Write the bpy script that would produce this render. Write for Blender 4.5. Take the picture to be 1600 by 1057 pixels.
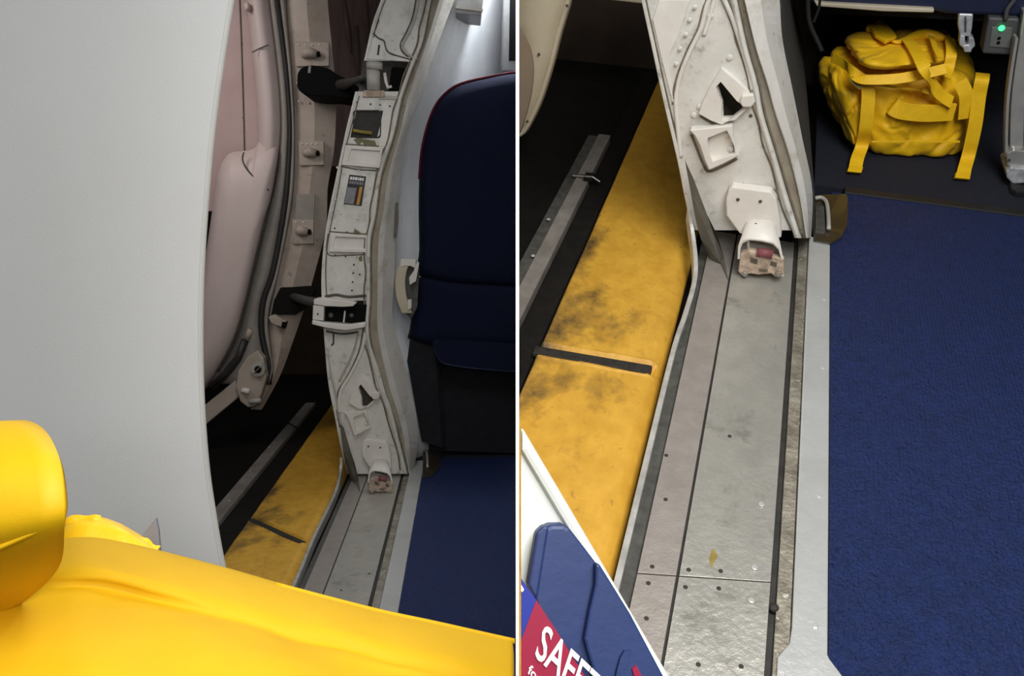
import bpy, bmesh, math, random
from mathutils import Vector, Matrix, noise
random.seed(7)
sc = bpy.context.scene
for o in list(bpy.data.objects): bpy.data.objects.remove(o)

# ---------------------------------------------------------------- camera
# The picture is a pair of views of the same doorway. They are built as two real cabin bays,
# side by side, with a thin white divider added between them (world plane x = 0).
FPX, U0, V0, H = 1300.0, 808.5, 528.5, 1.2
PITCH = math.atan((V0 + 495) / FPX)
CX = Vector((1, 0, 0)); CF = Vector((0, math.cos(PITCH), -math.sin(PITCH))); CU = Vector((0, math.sin(PITCH), math.cos(PITCH)))
CAM = Vector((0, 0, H))
cd = bpy.data.cameras.new('camera'); co = bpy.data.objects.new('camera', cd); sc.collection.objects.link(co)
cd.sensor_width = 36; cd.lens = 36 * FPX / 1600; cd.shift_x = -(U0 - 800) / 1600; cd.clip_start = 0.02
co.location = CAM; co.rotation_euler = (math.pi / 2 - PITCH, 0, 0)
sc.camera = co
sc.view_settings.view_transform = 'Standard'; sc.view_settings.look = 'None'
sc.view_settings.exposure = 0.0; sc.view_settings.gamma = 1; sc.view_settings.use_curve_mapping = False
w = bpy.data.worlds.new('world'); sc.world = w; w.use_nodes = True
w.node_tree.nodes['Background'].inputs[0].default_value = (0.9, 0.93, 1, 1)
w.node_tree.nodes['Background'].inputs[1].default_value = 0.03

# ---------------------------------------------------------------- bay frames
def ray(u, v): return CX * ((u - U0) / FPX) + CU * ((V0 - v) / FPX) + CF
class Bay:
    """right-handed frame of one bay: x across the door sill, y along it, z up from its floor"""
    def __init__(s, vu, vv, sign):
        y = ray(vu, vv).normalized(); n = ray(1600, vv).cross(ray(0, vv)).normalized()
        if n.dot(CU) < 0: n = -n
        x = y.cross(n); s.R = Matrix((x, y, n)); s.sign = sign
        m = Matrix((x, y, n)).transposed().to_4x4(); m.translation = CAM - H * n
        s.M = m
    def d(s, u, v): return s.R @ ray(u, v)
    def z(s, u, v, z=0.0): d = s.d(u, v); return Vector((0, 0, H)) + d * ((z - H) / d.z)
    def y(s, u, v, y): d = s.d(u, v); return Vector((0, 0, H)) + d * (y / d.y)
    def pl(s, u, v, p, n): d = s.d(u, v); c = Vector((0, 0, H)); return c + d * ((p - c).dot(n) / d.dot(n))
RB = Bay(1302, -495, 1); LB = Bay(730, 337, -1)

def area(bay, name, loc, target, sx, sy, power, col=(1, 1, 1), spread=None):
    """target None = flat in the ceiling, facing straight down, sx across and sy along the cabin"""
    ld = bpy.data.lights.new(name, 'AREA'); ld.energy = power; ld.color = col
    ld.shape = 'RECTANGLE'; ld.size = sx; ld.size_y = sy
    if spread: ld.spread = math.radians(spread)
    o = bpy.data.objects.new(name, ld); sc.collection.objects.link(o)
    a = bay.M @ Vector(loc)
    if target is None: m = bay.M.copy(); m.translation = a; o.matrix_world = m
    else:
        b = bay.M @ Vector(target); o.location = a; o.rotation_euler = (b - a).to_track_quat('-Z', 'Y').to_euler()
# the right bay's ceiling light strip, two strips added for the left bay, daylight past the open door, daylight at the seat's window
area(RB, 'cabin_ceiling_right_offscreen', (0.55, 0.20, 2.35), None, 0.9, 2.6, 92, (1, 0.99, 0.965))
area(LB, 'added_cabin_strip_left_offscreen', (-0.35, -0.75, 2.35), None, 0.4, 1.2, 14.5, (1, 1, 0.99))  # added strip, set behind the camera to light the bulkhead and spare the bag
area(LB, 'added_entry_strip_left_offscreen', (-0.25, 2.05, 2.35), None, 0.4, 1.0, 12.5, (1, 1, 0.99))  # added strip, placed to light the door frame post
area(LB, 'open_door_daylight_offscreen', (-2.0, 3.2, 2.6), (-1.25, 4.6, 1.6), 0.8, 0.8, 5.2, (1, 0.9, 0.87), spread=100)
wnd = LB.y(799, -90, 4.19)
area(LB, 'seat_window_offscreen', wnd, wnd + Vector((-.6, -.5, -.35)), 0.045, 0.30, 24, (0.92, 0.96, 1))

# ---------------------------------------------------------------- materials
def lin(h):
    c = [int(h[i:i + 2], 16) / 255 for i in (0, 2, 4)]
    return tuple((x / 12.92 if x < .04045 else ((x + .055) / 1.055) ** 2.4) for x in c) + (1,)
MATS = {}
def mat(name, col, rough=.5, metal=0., var=None, dirt=None, bump=None, ribs=None, spec=.5, emit=None, stain=None, sheen=0, coat=0, stretch=(1, 1, 1)):
    """var=(scale, second colour, amount) dirt=(scale, colour, lo, hi) bump=(scale, strength, distance) ribs=(scale, strength)"""
    m = bpy.data.materials.new(name); m.use_nodes = True; nt = m.node_tree; N = nt.nodes; L = nt.links
    b = N['Principled BSDF']; b.inputs['Roughness'].default_value = rough; b.inputs['Metallic'].default_value = metal
    b.inputs['Specular IOR Level'].default_value = spec; b.inputs['Sheen Weight'].default_value = sheen; b.inputs['Coat Weight'].default_value = coat
    tc = N.new('ShaderNodeTexCoord'); mp = N.new('ShaderNodeMapping'); L.new(tc.outputs['Object'], mp.inputs[0]); mp.inputs['Scale'].default_value = stretch
    src = None
    rgb = N.new('ShaderNodeRGB'); rgb.outputs[0].default_value = lin(col); src = rgb.outputs[0]
    def nz(scale, det=6, r=.6):
        n = N.new('ShaderNodeTexNoise'); n.inputs['Scale'].default_value = scale; n.inputs['Detail'].default_value = det; n.inputs['Roughness'].default_value = r
        L.new(mp.outputs[0], n.inputs['Vector']); return n.outputs['Fac']
    def mix(fac, colr):
        nonlocal src
        x = N.new('ShaderNodeMix'); x.data_type = 'RGBA'; L.new(fac, x.inputs[0]); L.new(src, x.inputs[6]); x.inputs[7].default_value = lin(colr); src = x.outputs[2]
    def ramp(f, lo, hi, top=1.0):
        r = N.new('ShaderNodeMapRange'); r.inputs[1].default_value = lo; r.inputs[2].default_value = hi; r.inputs[4].default_value = top; L.new(f, r.inputs[0]); return r.outputs[0]
    if var: mix(ramp(nz(var[0]), .35, .65, var[2]), var[1])
    for dd in (dirt if isinstance(dirt, list) else [dirt] if dirt else []): mix(ramp(nz(dd[0], 8, .7), dd[2], dd[3]), dd[1])
    if stain:   # soot: (colour, noise scale, weight along -x, weight away from the slot, lo, hi)
        sp = N.new('ShaderNodeSeparateXYZ'); L.new(tc.outputs['Object'], sp.inputs[0])
        def mth(op, a, bb):
            q = N.new('ShaderNodeMath'); q.operation = op
            for k, x in enumerate((a, bb)):
                if isinstance(x, (int, float)): q.inputs[k].default_value = x
                else: L.new(x, q.inputs[k])
            return q.outputs[0]
        ab = mth('ABSOLUTE', mth('ADD', sp.outputs[1], stain[6]), 0)
        fx = mth('SUBTRACT', mth('SUBTRACT', nz(stain[1], 8, .65), mth('MULTIPLY', sp.outputs[0], stain[2])), mth('MULTIPLY', ab, stain[3]))
        mix(ramp(fx, stain[4], stain[5], .92), stain[0])
    L.new(src, b.inputs['Base Color'])
    hgt = None
    if bump:
        bm_ = N.new('ShaderNodeBump'); bm_.inputs['Strength'].default_value = bump[1]; bm_.inputs['Distance'].default_value = bump[2]
        L.new(nz(bump[0], 4), bm_.inputs['Height']); hgt = bm_.outputs[0]
    if ribs:
        wv = N.new('ShaderNodeTexWave'); wv.inputs['Scale'].default_value = ribs[0]; wv.inputs['Distortion'].default_value = 1.5; wv.inputs['Detail'].default_value = 3; wv.inputs['Detail Scale'].default_value = 3
        L.new(tc.outputs['Object'], wv.inputs['Vector'])
        b2 = N.new('ShaderNodeBump'); b2.inputs['Strength'].default_value = ribs[1]; b2.inputs['Distance'].default_value = .004
        L.new(wv.outputs['Fac'], b2.inputs['Height'])
        if hgt: L.new(hgt, b2.inputs['Normal'])
        hgt = b2.outputs[0]
    if hgt: L.new(hgt, b.inputs['Normal'])
    if emit: b.inputs['Emission Color'].default_value = lin(emit[0]); b.inputs['Emission Strength'].default_value = emit[1]
    MATS[name] = m; return m
WP = mat('painted_white_metal', 'dedcd6', .42, 0, (9, 'cdcac2', .9), [(6, 'aaa89f', .52, .72), (18, '8d8577', .57, .72), (60, '4d473e', .63, .72)], (60, .3, .005))
WPC = mat('clean_white_metal', 'e4e0d9', .4, 0, (14, 'd2ccc2', .6), (60, '6b655b', .68, .76), (80, .15, .003))
WSIDE = mat('white_side_trim', 'd8d5cf', .5, 0, (7, 'c5c1b8', .8), [(9, 'b0a99c', .54, .7), (45, '7d7567', .63, .72)], (40, .2, .004))
BEIGE = mat('beige_seal', 'a79d8a', .6, 0, (12, '8a8070', .8), (35, '5c5344', .62, .72), (50, .3, .004))
GPAINT = mat('grey_painted_metal', 'b6b3ad', .45, 0, (12, 'a5a19a', .8), (50, '4d4945', .66, .74), (60, .2, .003))
ALU = mat('worn_aluminium', 'b4b2aa', .36, .55, (18, 'c6c3ba', .8), [(9, '9d9b92', .56, .68), (70, '6c685e', .68, .76)], (75, .4, .0035))
ALUP = mat('pinkish_aluminium', 'ada59e', .42, .45, (20, '9d958e', .8), (70, '6d6560', .66, .75), (90, .3, .004))
ALUC = mat('corroded_aluminium', 'a8a294', .55, .5, (30, '6f695c', .9), (60, 'e0dcd0', .60, .68), (80, .7, .006))
ALUF = mat('smooth_aluminium', 'd2d4d2', .28, .4, (10, 'c4c6c4', .8), (45, '77756e', .68, .76), (30, .3, .006))
OLIVE = mat('olive_grey_skirt', '67635a', .6, .2, (20, '55524a', .8))
GROOVE = mat('dark_groove', '33312d', .7, 0, (40, '1e1c1a', .8))
SLOT = mat('slot_grey', '5a5954', .6, .2, (40, '3c3b38', .8))
LIPM = mat('lip_metal', 'cfcec9', .35, .35, (25, 'a5a39c', .8))
YPAD = mat('yellow_pad', 'd6a53c', .5, 0, (22, 'c1902c', .8), [(60, '96702c', .6, .74)], (45, .35, .005), stretch=(1, .8, 1), stain=('3a3026', 7, 1.1, .30, .47, .68, -.0))
RUBBER = mat('black_rubber', '12100e', .8, 0, (30, '1e1b18', .8), (80, '4a453c', .7, .78), spec=.2)
SLOTR = mat('worn_slot_rubber', '2e2a25', .8, 0, (60, '1a1714', .9), (90, '6b5c3c', .64, .74), (90, .8, .006))
FLOORD = mat('dark_bridge_floor', '100e0c', .9, 0, (20, '1a1613', .8), (90, '3c362e', .7, .76), spec=.15)
RAIL = mat('rail_grey', 'a09a93', .5, .3, (15, '7d7771', .8), (60, '9a948c', .64, .72))
CARP = mat('navy_carpet', '1b2d60', .5, 0, (50, '16264f', .9), [(130, '2d3f76', .60, .72), (160, '8c9cc8', .69, .74)], (150, 1.0, .010), (38, .35), spec=.35)  # pale specks painted in for glints on the carpet
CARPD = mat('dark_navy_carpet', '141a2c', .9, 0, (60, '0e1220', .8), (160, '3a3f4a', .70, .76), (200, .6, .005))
TRIMD = mat('dark_trim', '17181b', .6, 0, (30, '25231f', .7))
SIDED = mat('dark_wall_carpet', '33332f', .95, 0, (40, '242422', .8), (140, '62625c', .68, .76))
BLACK = mat('black_plastic', '060607', .8, 0, (20, '0a0a0b', .8), spec=.15)
BRIDGE = mat('brown_bridge_wall', '3a3028', .9, 0, (8, '2e261f', .8), spec=.2)
CHAR = mat('flat_charcoal', '26272b', .85, 0, (30, '1e1f22', .8), spec=.2)
OPENB = mat('black_opening', '0c0b0a', .8, 0, (20, '141210', .8), spec=.2)
NAVYG = mat('glossy_navy_edge', '182040', .18, 0, (20, '141b38', .6))
YBAG = mat('yellow_bag_cloth', 'fbca1c', .48, 0, (9, 'f0bc14', .7), None, (60, .25, .006), spec=.4, sheen=.05)
YSTRAP = mat('yellow_webbing', 'fccc20', .5, 0, (30, 'efbb14', .7), None, (150, .3, .003))
FBAG = mat('foreground_bag_cloth', 'd4a606', .7, 0, (6, 'cc9c04', .7), None, (25, .08, .01), spec=.3)
FLOOP = mat('foreground_handle_cloth', 'd8ac02', .6, 0, (8, 'd2a202', .7), None, (200, .08, .002), spec=.4)
BULK = mat('grey_white_bulkhead', 'c2c4c5', .6, 0, (3, 'bdbebe', .7), None, (260, .12, .002), spec=.3)
BULKR = mat('bulkhead_edge', 'adadaa', .5, 0, (6, 'a2a29f', .7))
PINK = mat('pink_lining', 'cfc0bc', .5, 0, (4, 'c8b6b1', .7), None, (120, .06, .002))
PINKP = mat('pink_panel', 'b9a29e', .6, 0, (5, 'ad9490', .7))
DEDGE = mat('door_edge_paint', 'b8aca0', .5, 0, (8, 'a3968a', .9), [(20, '86796c', .6, .7), (60, '5c5249', .68, .76)], (50, .25, .004))
SEALG = mat('grey_seal', '9a948d', .55, 0, (10, '87817a', .8))
SEALD = mat('dark_seal', '2a2826', .5, 0, (14, '1f1d1b', .8))
BEIGED = mat('cream_door_metal', 'c9bfa8', .5, 0, (6, 'b9ae96', .8), (50, '837963', .68, .76))
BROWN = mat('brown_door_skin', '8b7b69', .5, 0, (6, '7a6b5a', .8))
MAUVE = mat('mauve_canopy', '75625f', .8, 0, (3, '5f4e4c', .9), None, (6, .3, .02), stretch=(6, 1, 1))
SIDEW = mat('white_sidewall', 'e9ecf0', .35, 0, (4, 'dde1e6', .7), (9, 'b9bec6', .62, .70), None, stretch=(7, 7, .8))  # grey streaks painted in for dark reflections on the glossy wall
GREYP = mat('grey_plastic', '8e8e90', .5, 0, (20, '7f7f82', .7))
SEATN = mat('navy_seat_fabric', '0d1530', .85, 0, (50, '0a1028', .8), None, (160, .25, .003), spec=.2)
SEATL = mat('navy_leather', '1a2340', .45, 0, (20, '151d36', .8), None, (60, .1, .004))
RED = mat('red_piping', '5c0f22', .7, 0, (30, '4a0c1b', .6), spec=.2)
CHROME = mat('polished_metal', 'b9b9b4', .3, .5, (15, 'a4a4a0', .7))
SILVER = mat('pale_buckle', 'd2d6da', .35, .3, (40, '8f9398', .8))
OUTLET = mat('outlet_grey', '4d4f4f', .5, 0, (30, '434545', .8))
OUTF = mat('outlet_face', '6a6d6c', .45, 0, (30, '5e6160', .8))
LED = mat('green_led', '30e070', .4, 0, (30, '30e070', .1), emit=('38e878', 3))
DIVW = mat('white_divider', 'ffffff', .5, 0, (2, 'fdfdfd', .5))
PNAVY = mat('navy_pocket', '1f3160', .5, 0, (8, '1b2b56', .8), None, (80, .1, .003))
PWHITE = mat('white_panel', 'd6d8d0', .45, 0, (5, 'ccccc4', .6))
CRED = mat('card_red', '8e1838', .4, 0, (10, '861535', .6))
CBLUE = mat('card_blue', '20308c', .4, 0, (10, '1c2a80', .6))
CWHITE = mat('print_white', 'f0ece8', .5, 0, (10, 'e6e2de', .4))
PLACK = mat('placard_black', '1b1a19', .5, 0, (30, '242322', .6))
PLACG = mat('placard_grey', '85858a', .5, 0, (40, '6e6e73', .8))
PLACY = mat('placard_yellow', 'c8962c', .5, 0, (40, 'a87c20', .8))
GRIMEGAP = mat('dark_grime_gap', '4f483c', .8, 0, (30, '79705f', .9))
GRIME = mat('brown_grime', '7d7361', .8, 0, (40, '5d5546', .9))
OLDY = mat('worn_yellow_paint', 'a08c3a', .6, 0, (40, '7c6c34', .9))
OLDG = mat('chipped_green_primer', '7b7a56', .7, 0, (60, '5d5c44', .9))
PINKB = mat('dusty_pink_block', 'cdb9a4', .7, 0, (40, '8a7566', .9), (70, '544639', .6, .7), (60, .5, .006))
REDB = mat('dull_red_roller', '8a4a50', .6, 0, (30, '6f3a40', .8))
GTRI = mat('grey_tab_cloth', '7d7f8a', .7, 0, (20, '737580', .8))
BRPL = mat('brown_clear_plastic', '3a3325', .3, 0, (20, '322c22', .8), coat=.3)

# ---------------------------------------------------------------- mesh helpers
CLIP = 0.0026
class MB:
    def __init__(s): s.v = []; s.f = []
    def add(s, vs, fs):
        o = len(s.v); s.v += [Vector(p) for p in vs]; s.f += [[i + o for i in f] for f in fs]; return s
    def prism(s, pts, d):
        n = len(pts); d = Vector(d)
        return s.add([Vector(p) for p in pts] + [Vector(p) + d for p in pts],
                     [list(range(n)), list(range(2 * n - 1, n - 1, -1))] + [[i, (i + 1) % n, n + (i + 1) % n, n + i] for i in range(n)])
    def box(s, a, b):
        (x0, y0, z0), (x1, y1, z1) = a, b
        return s.prism([(x0, y0, z0), (x1, y0, z0), (x1, y1, z0), (x0, y1, z0)], (0, 0, z1 - z0))
    def loft(s, lines, closed=False, caps=False, skip=None):
        n = len(lines[0]); m = len(lines); fs = []
        for j in range(m - 1 if not closed else m):
            k = (j + 1) % m
            for i in range(n - 1):
                if skip and skip(i, j): continue
                fs.append([j * n + i, j * n + i + 1, k * n + i + 1, k * n + i])
        if caps: fs += [[j * n for j in range(m)], [j * n + n - 1 for j in range(m)][::-1]]
        return s.add([p for l in lines for p in l], fs)
    def tube(s, path, r, n=8):
        path = [Vector(p) for p in path]; rings = []
        for i, p in enumerate(path):
            t = (path[min(i + 1, len(path) - 1)] - path[max(i - 1, 0)]).normalized()
            a = t.orthogonal().normalized() if i == 0 else (rings_a - t * rings_a.dot(t)).normalized()
            rings_a = a; b = t.cross(a); rr = r[i] if isinstance(r, (list, tuple)) else r
            rings.append([p + (a * math.cos(q) + b * math.sin(q)) * rr for q in [2 * math.pi * k / n for k in range(n)]])
        m = len(rings); vs = [q for ring in rings for q in ring]
        fs = [[i * n + k, i * n + (k + 1) % n, (i + 1) * n + (k + 1) % n, (i + 1) * n + k] for i in range(m - 1) for k in range(n)]
        fs += [list(range(n))[::-1], list(range((m - 1) * n, m * n))]
        return s.add(vs, fs)
    def ribbon(s, path, side, t):
        """flat band: side = vector or list of half-width vectors, t = thickness vector"""
        path = [Vector(p) for p in path]; n = len(path); t = Vector(t)
        sd = side if isinstance(side, list) else [Vector(side)] * n
        A = [p - q for p, q in zip(path, sd)]; B = [p + q for p, q in zip(path, sd)]
        return s.loft([A, B, [p + t for p in B], [p + t for p in A]], closed=True, caps=True)
    def ring(s, outer, inner, d):
        n = len(outer); d = Vector(d); vs = list(outer) + list(inner) + [Vector(p) + d for p in outer] + [Vector(p) + d for p in inner]; fs = []
        for i in range(n):
            j = (i + 1) % n
            fs += [[i, j, n + j, n + i], [2 * n + i, 3 * n + i, 3 * n + j, 2 * n + j], [i, 2 * n + i, 2 * n + j, j], [n + i, n + j, 3 * n + j, 3 * n + i]]
        return s.add(vs, fs)
    def disc(s, c, axis, r, h, n=12, dome=0):
        c = Vector(c); ax = Vector(axis).normalized(); a = ax.orthogonal().normalized(); b = ax.cross(a)
        rg = [a * math.cos(2 * math.pi * k / n) + b * math.sin(2 * math.pi * k / n) for k in range(n)]
        L = [[c + q * r for q in rg], [c + q * r * .92 + ax * h * .7 for q in rg], [c + q * r * .55 + ax * h for q in rg]]
        vs = [p for l in L for p in l]; fs = [[i * n + k, i * n + (k + 1) % n, (i + 1) * n + (k + 1) % n, (i + 1) * n + k] for i in range(2) for k in range(n)]
        fs += [list(range(n))[::-1], list(range(2 * n, 3 * n))]
        return s.add(vs, fs)

def setprops(o, label=None, cat=None, group=None, kind=None):
    if label: o['label'] = label
    if cat: o['category'] = cat
    if group: o['group'] = group
    if kind: o['kind'] = kind
    return o
class Root:
    pass
def make(name, bay, mb, material, parent=None, base=None, bevel=0, solid=0, smooth=False, sub=0, clip=True, soff=0):
    """one mesh object from bay coordinates; base = origin in bay coordinates"""
    if parent is not None: base = parent['_b'].to_list() if hasattr(parent['_b'], 'to_list') else list(parent['_b'])
    if base is None:
        base = [sum(p[i] for p in mb.v) / len(mb.v) for i in range(2)] + [min(p.z for p in mb.v)]
    B = Vector(base)
    me = bpy.data.meshes.new(name); me.from_pydata([p - B for p in mb.v], [], mb.f); me.update()
    bm = bmesh.new(); bm.from_mesh(me)
    bmesh.ops.remove_doubles(bm, verts=bm.verts, dist=1e-6)
    if clip:
        MI = (bay.M @ Matrix.Translation(B)).inverted()
        nrm = MI.to_3x3() @ Vector((bay.sign, 0, 0)); pt = MI @ Vector((bay.sign * CLIP, 0, 0))
        if any((v.co - pt).dot(nrm) < 0 for v in bm.verts):
            g = bmesh.ops.bisect_plane(bm, geom=bm.verts[:] + bm.edges[:] + bm.faces[:], plane_co=pt, plane_no=nrm, clear_inner=True)
            ed = [e for e in g['geom_cut'] if isinstance(e, bmesh.types.BMEdge) and e.is_boundary]
            if ed and not solid:
                try: bmesh.ops.contextual_create(bm, geom=ed)
                except Exception: pass
    bmesh.ops.recalc_face_normals(bm, faces=bm.faces[:])
    bm.to_mesh(me); bm.free()
    me.materials.append(material)
    if smooth:
        for p in me.polygons: p.use_smooth = True
    o = bpy.data.objects.new(name, me); sc.collection.objects.link(o)
    if parent is not None: o.parent = parent
    else: o.matrix_world = bay.M @ Matrix.Translation(B)
    o['_b'] = [B.x, B.y, B.z]
    if solid:
        md = o.modifiers.new('solid', 'SOLIDIFY'); md.thickness = solid; md.offset = soff
    if bevel:
        md = o.modifiers.new('bevel', 'BEVEL'); md.width = bevel; md.segments = 2; md.limit_method = 'ANGLE'; md.angle_limit = math.radians(35)
    if sub:
        md = o.modifiers.new('sub', 'SUBSURF'); md.levels = sub; md.render_levels = sub
    return o
def thing(name, bay, base, label, cat, group=None):
    o = bpy.data.objects.new(name, None); sc.collection.objects.link(o); o.empty_display_size = .05
    B = Vector(base); o.matrix_world = bay.M @ Matrix.Translation(B); o['_b'] = [B.x, B.y, B.z]
    return setprops(o, label, cat, group)
def copies(name, mesh, parent, pts):
    B = Vector(parent['_b'])
    for p in pts:
        o = bpy.data.objects.new(name, mesh); sc.collection.objects.link(o); o.parent = parent; o.location = Vector(p) - B
def stud_mesh(name, axis, r, h, material, n=10):
    mb = MB().disc((0, 0, 0), axis, r, h, n); me = bpy.data.meshes.new(name); me.from_pydata(mb.v, [], mb.f); me.materials.append(material)
    return me
def cr(pts, n=8):
    """Catmull-Rom through points (tuples or Vectors)"""
    P = [Vector(p) for p in pts]; out = []
    for i in range(len(P) - 1):
        a, b, c, d = P[max(i - 1, 0)], P[i], P[i + 1], P[min(i + 2, len(P) - 1)]
        for k in range(n):
            t = k / n
            out.append(.5 * ((2 * b) + (c - a) * t + (2 * a - 5 * b + 4 * c - d) * t * t + (3 * b - a - 3 * c + d) * t ** 3))
    out.append(P[-1]); return out
def curve(pts):
    """v -> u, smooth through (u, v) points listed by rising v"""
    U = [p[0] for p in pts]; V = [p[1] for p in pts]; n = len(pts)
    T = [(U[min(i + 1, n - 1)] - U[max(i - 1, 0)]) / (V[min(i + 1, n - 1)] - V[max(i - 1, 0)]) for i in range(n)]
    def f(v):
        if v < V[0]: return U[0] + (v - V[0]) * T[0]
        v = min(v, V[-1]); i = max(k for k in range(n - 1) if V[k] <= v)
        h = V[i + 1] - V[i]; t = (v - V[i]) / h
        return ((2 * t ** 3 - 3 * t * t + 1) * U[i] + (t ** 3 - 2 * t * t + t) * h * T[i] + (-2 * t ** 3 + 3 * t * t) * U[i + 1] + (t ** 3 - t * t) * h * T[i + 1])
    return f
def lsp(a, b, n): return [a + (b - a) * i / (n - 1) for i in range(n)]
def rrect(cx, cy, hw, hh, r, ang=0, n=5):
    """rounded rectangle, 2-D points"""
    out = []
    for sx, sy, a0 in ((1, 1, 0), (-1, 1, 90), (-1, -1, 180), (1, -1, 270)):
        for k in range(n):
            a = math.radians(a0 + 90 * k / (n - 1)); x = sx * (hw - r) + r * math.cos(a); y = sy * (hh - r) + r * math.sin(a)
            ca, sa = math.cos(math.radians(ang)), math.sin(math.radians(ang))
            out.append((cx + x * ca - y * sa, cy + x * sa + y * ca))
    return out

# ================================================================ the divider added between the two bays, keeping their light apart
class CamBay:
    M = Matrix((CX, CF, CU)).transposed().to_4x4(); sign = 1
CamBay.M.translation = CAM
wp = make('wall_divider', CamBay, MB().box((-.002, 1.0, -3.2), (.002, 7.0, 3.2)), DIVW, clip=False)
setprops(wp, 'thin white divider panel added edge-on between the two cabin bays', 'wall', kind='structure')

# ================================================================ floors, sills and pads (the same doorway seen twice)
def floor_of(bay, dx, dy, ymin, side):
    big = side == 'R'
    # dark floor below everything
    o = make('floor', bay, MB().box((-2.6, ymin, -.12), (2.4, 7.2 if not big else 4.4, -.05)), FLOORD)
    setprops(o, 'dark jet bridge floor below the doorway with a %s' % ('yellow duffel nearby' if big else 'navy seat nearby'), 'floor', kind='structure')
    ye = 2.08 + dy; X = lambda x: x + dx
    tag = 'beside the bright blue carpet' if big else 'beside the dark navy carpet'
    # door sill: plates, grooves, strip
    t = thing('door_sill', bay, (X(.05), 1.2 + dy, -.05), 'worn grey aluminium door sill with grooves, ' + tag, 'sill')
    # the plate joint runs slightly askew across the sill
    p0, p1 = RB.z(978, 895), RB.z(1200, 910)
    yj = lambda x: p0.y + (p1.y - p0.y) * (x - p0.x) / (p1.x - p0.x)
    for nm, x0, x1, mt in (('pink_plate', -.052, .0125, ALUP), ('main_plate', .0175, .168, ALU)):
        P = lambda a0, a1, b0, b1, z: [Vector((X(x0), a0, z)), Vector((X(x1), a1, z)), Vector((X(x1), b1, z)), Vector((X(x0), b0, z))]
        if big:
            make(nm, bay, MB().prism(P(ymin, ymin, yj(x0) - .0015, yj(x1) - .0015, -.05), (0, 0, .05)), mt, t, bevel=.0005)
            make(nm, bay, MB().prism(P(yj(x0) + .0015, yj(x1) + .0015, ye, ye, -.05), (0, 0, .05)), mt, t, bevel=.0005)
            make('joint', bay, MB().prism(P(yj(x0) - .002, yj(x1) - .002, yj(x0) + .002, yj(x1) + .002, -.05), (0, 0, .047)), GROOVE, t)
        else:
            make(nm, bay, MB().prism(P(ymin, ymin, ye, ye, -.05), (0, 0, .05)), mt, t, bevel=.0005)
    make('groove', bay, MB().box((X(.0125), ymin, -.05), (X(.0175), ye, -.006)), GROOVE, t)
    make('slot', bay, MB().box((X(-.075), ymin, -.05), (X(-.052), ye - .02, -.012)), SLOT, t)
    make('channel', bay, MB().box((X(.168), ymin, -.05), (X(.180), ye + .1, -.010)), GROOVE, t)
    make('corroded_strip', bay, MB().box((X(.180), ymin, -.05), (X(.204), ye + .1, -.002)), ALUC, t, bevel=.001)
    if big:
        pts = [(.2055, 2.12), (.2055, .86), (.203, .83), (.186, .80), (.186, .6), (.33, .6), (.33, .735), (.261, .825), (.261, 2.12)]
        make('edge_strip', bay, MB().prism([Vector((x, y, .004)) for x, y in pts], (0, 0, -.054)), ALUF, t, bevel=.0025)
    else:
        make('edge_strip', bay, MB().box((X(.2055), ymin, -.05), (X(.266), ye + .12, .004)), ALUF, t, bevel=.0025)
    return t
tR = floor_of(RB, 0, 0, .35, 'R')
tL = floor_of(LB, -.487, 1.795, 1.6, 'L')

# sill lips that turn up into the jambs
lipR = cr([Vector((-.081, .4, .010)), Vector((-.081, 1.1, .010)), Vector((-.080, 1.5, .010)), RB.z(1071, 490, .011), RB.z(1085, 440, .016), RB.z(1087, 405, .04), RB.y(1082, 360, 1.93), RB.y(1077, 325, 1.955)], 8)
mb = MB(); n = len(lipR)
mb.loft([[p + Vector((-.006, 0, 0)) for p in lipR], [p + Vector((.006, 0, 0)) for p in lipR], [p + Vector((.006, .004, -.04)) for p in lipR], [p + Vector((-.006, .004, -.04)) for p in lipR]], closed=True, caps=True)
make('lip', RB, mb, LIPM, tR, bevel=.002)
lipL = cr([Vector((-.575, 1.7, .010)), Vector((-.575, 2.6, .010)), LB.z(489, 842, .01), LB.z(511, 797, .011), LB.z(523, 771, .016), LB.z(529, 752, .04), LB.y(532, 735, 3.73), LB.y(533, 715, 3.75)], 8)
mb = MB()
mb.loft([[p + Vector((-.006, 0, 0)) for p in lipL], [p + Vector((.006, 0, 0)) for p in lipL], [p + Vector((.006, .004, -.04)) for p in lipL], [p + Vector((-.006, .004, -.04)) for p in lipL]], closed=True, caps=True)
make('lip', LB, mb, LIPM, tL, bevel=.002)
# screws in the sills
scr = stud_mesh('sill_screw', (0, 0, 1), .006, .002, ALUF); hole = stud_mesh('sill_hole', (0, 0, 1), .0042, .0012, GROOVE)
copies('screw', hole, tR, [RB.z(u, v, 0) for u, v in [(1019, 886), (1076, 891), (1126, 893), (1013, 912), (1071, 918), (1123, 920), (1010, 967), (1040, 781), (1041, 712), (1140, 682), (1091, 1039), (1158, 1042)]])
copies('screw', scr, tR, [RB.z(u, v, .001) for u, v in [(1179, 888), (1174, 939), (1190, 789)]])
copies('screw', scr, tR, [RB.z(u, v, .004) for u, v in [(1280, 775), (1274, 979), (1288, 467), (1286, 574)]])
make('bolt', RB, MB().disc(RB.z(1208, 953, -.008), (0, 0, 1), .009, .01), GROOVE, tR, smooth=True)
make('stain', RB, MB().prism([RB.z(u, v, .0006) for u, v in [(1108, 872), (1113, 858), (1118, 862), (1122, 870), (1116, 878), (1112, 888), (1109, 880)]], (0, 0, -.0005)), OLDY, tR)
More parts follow.
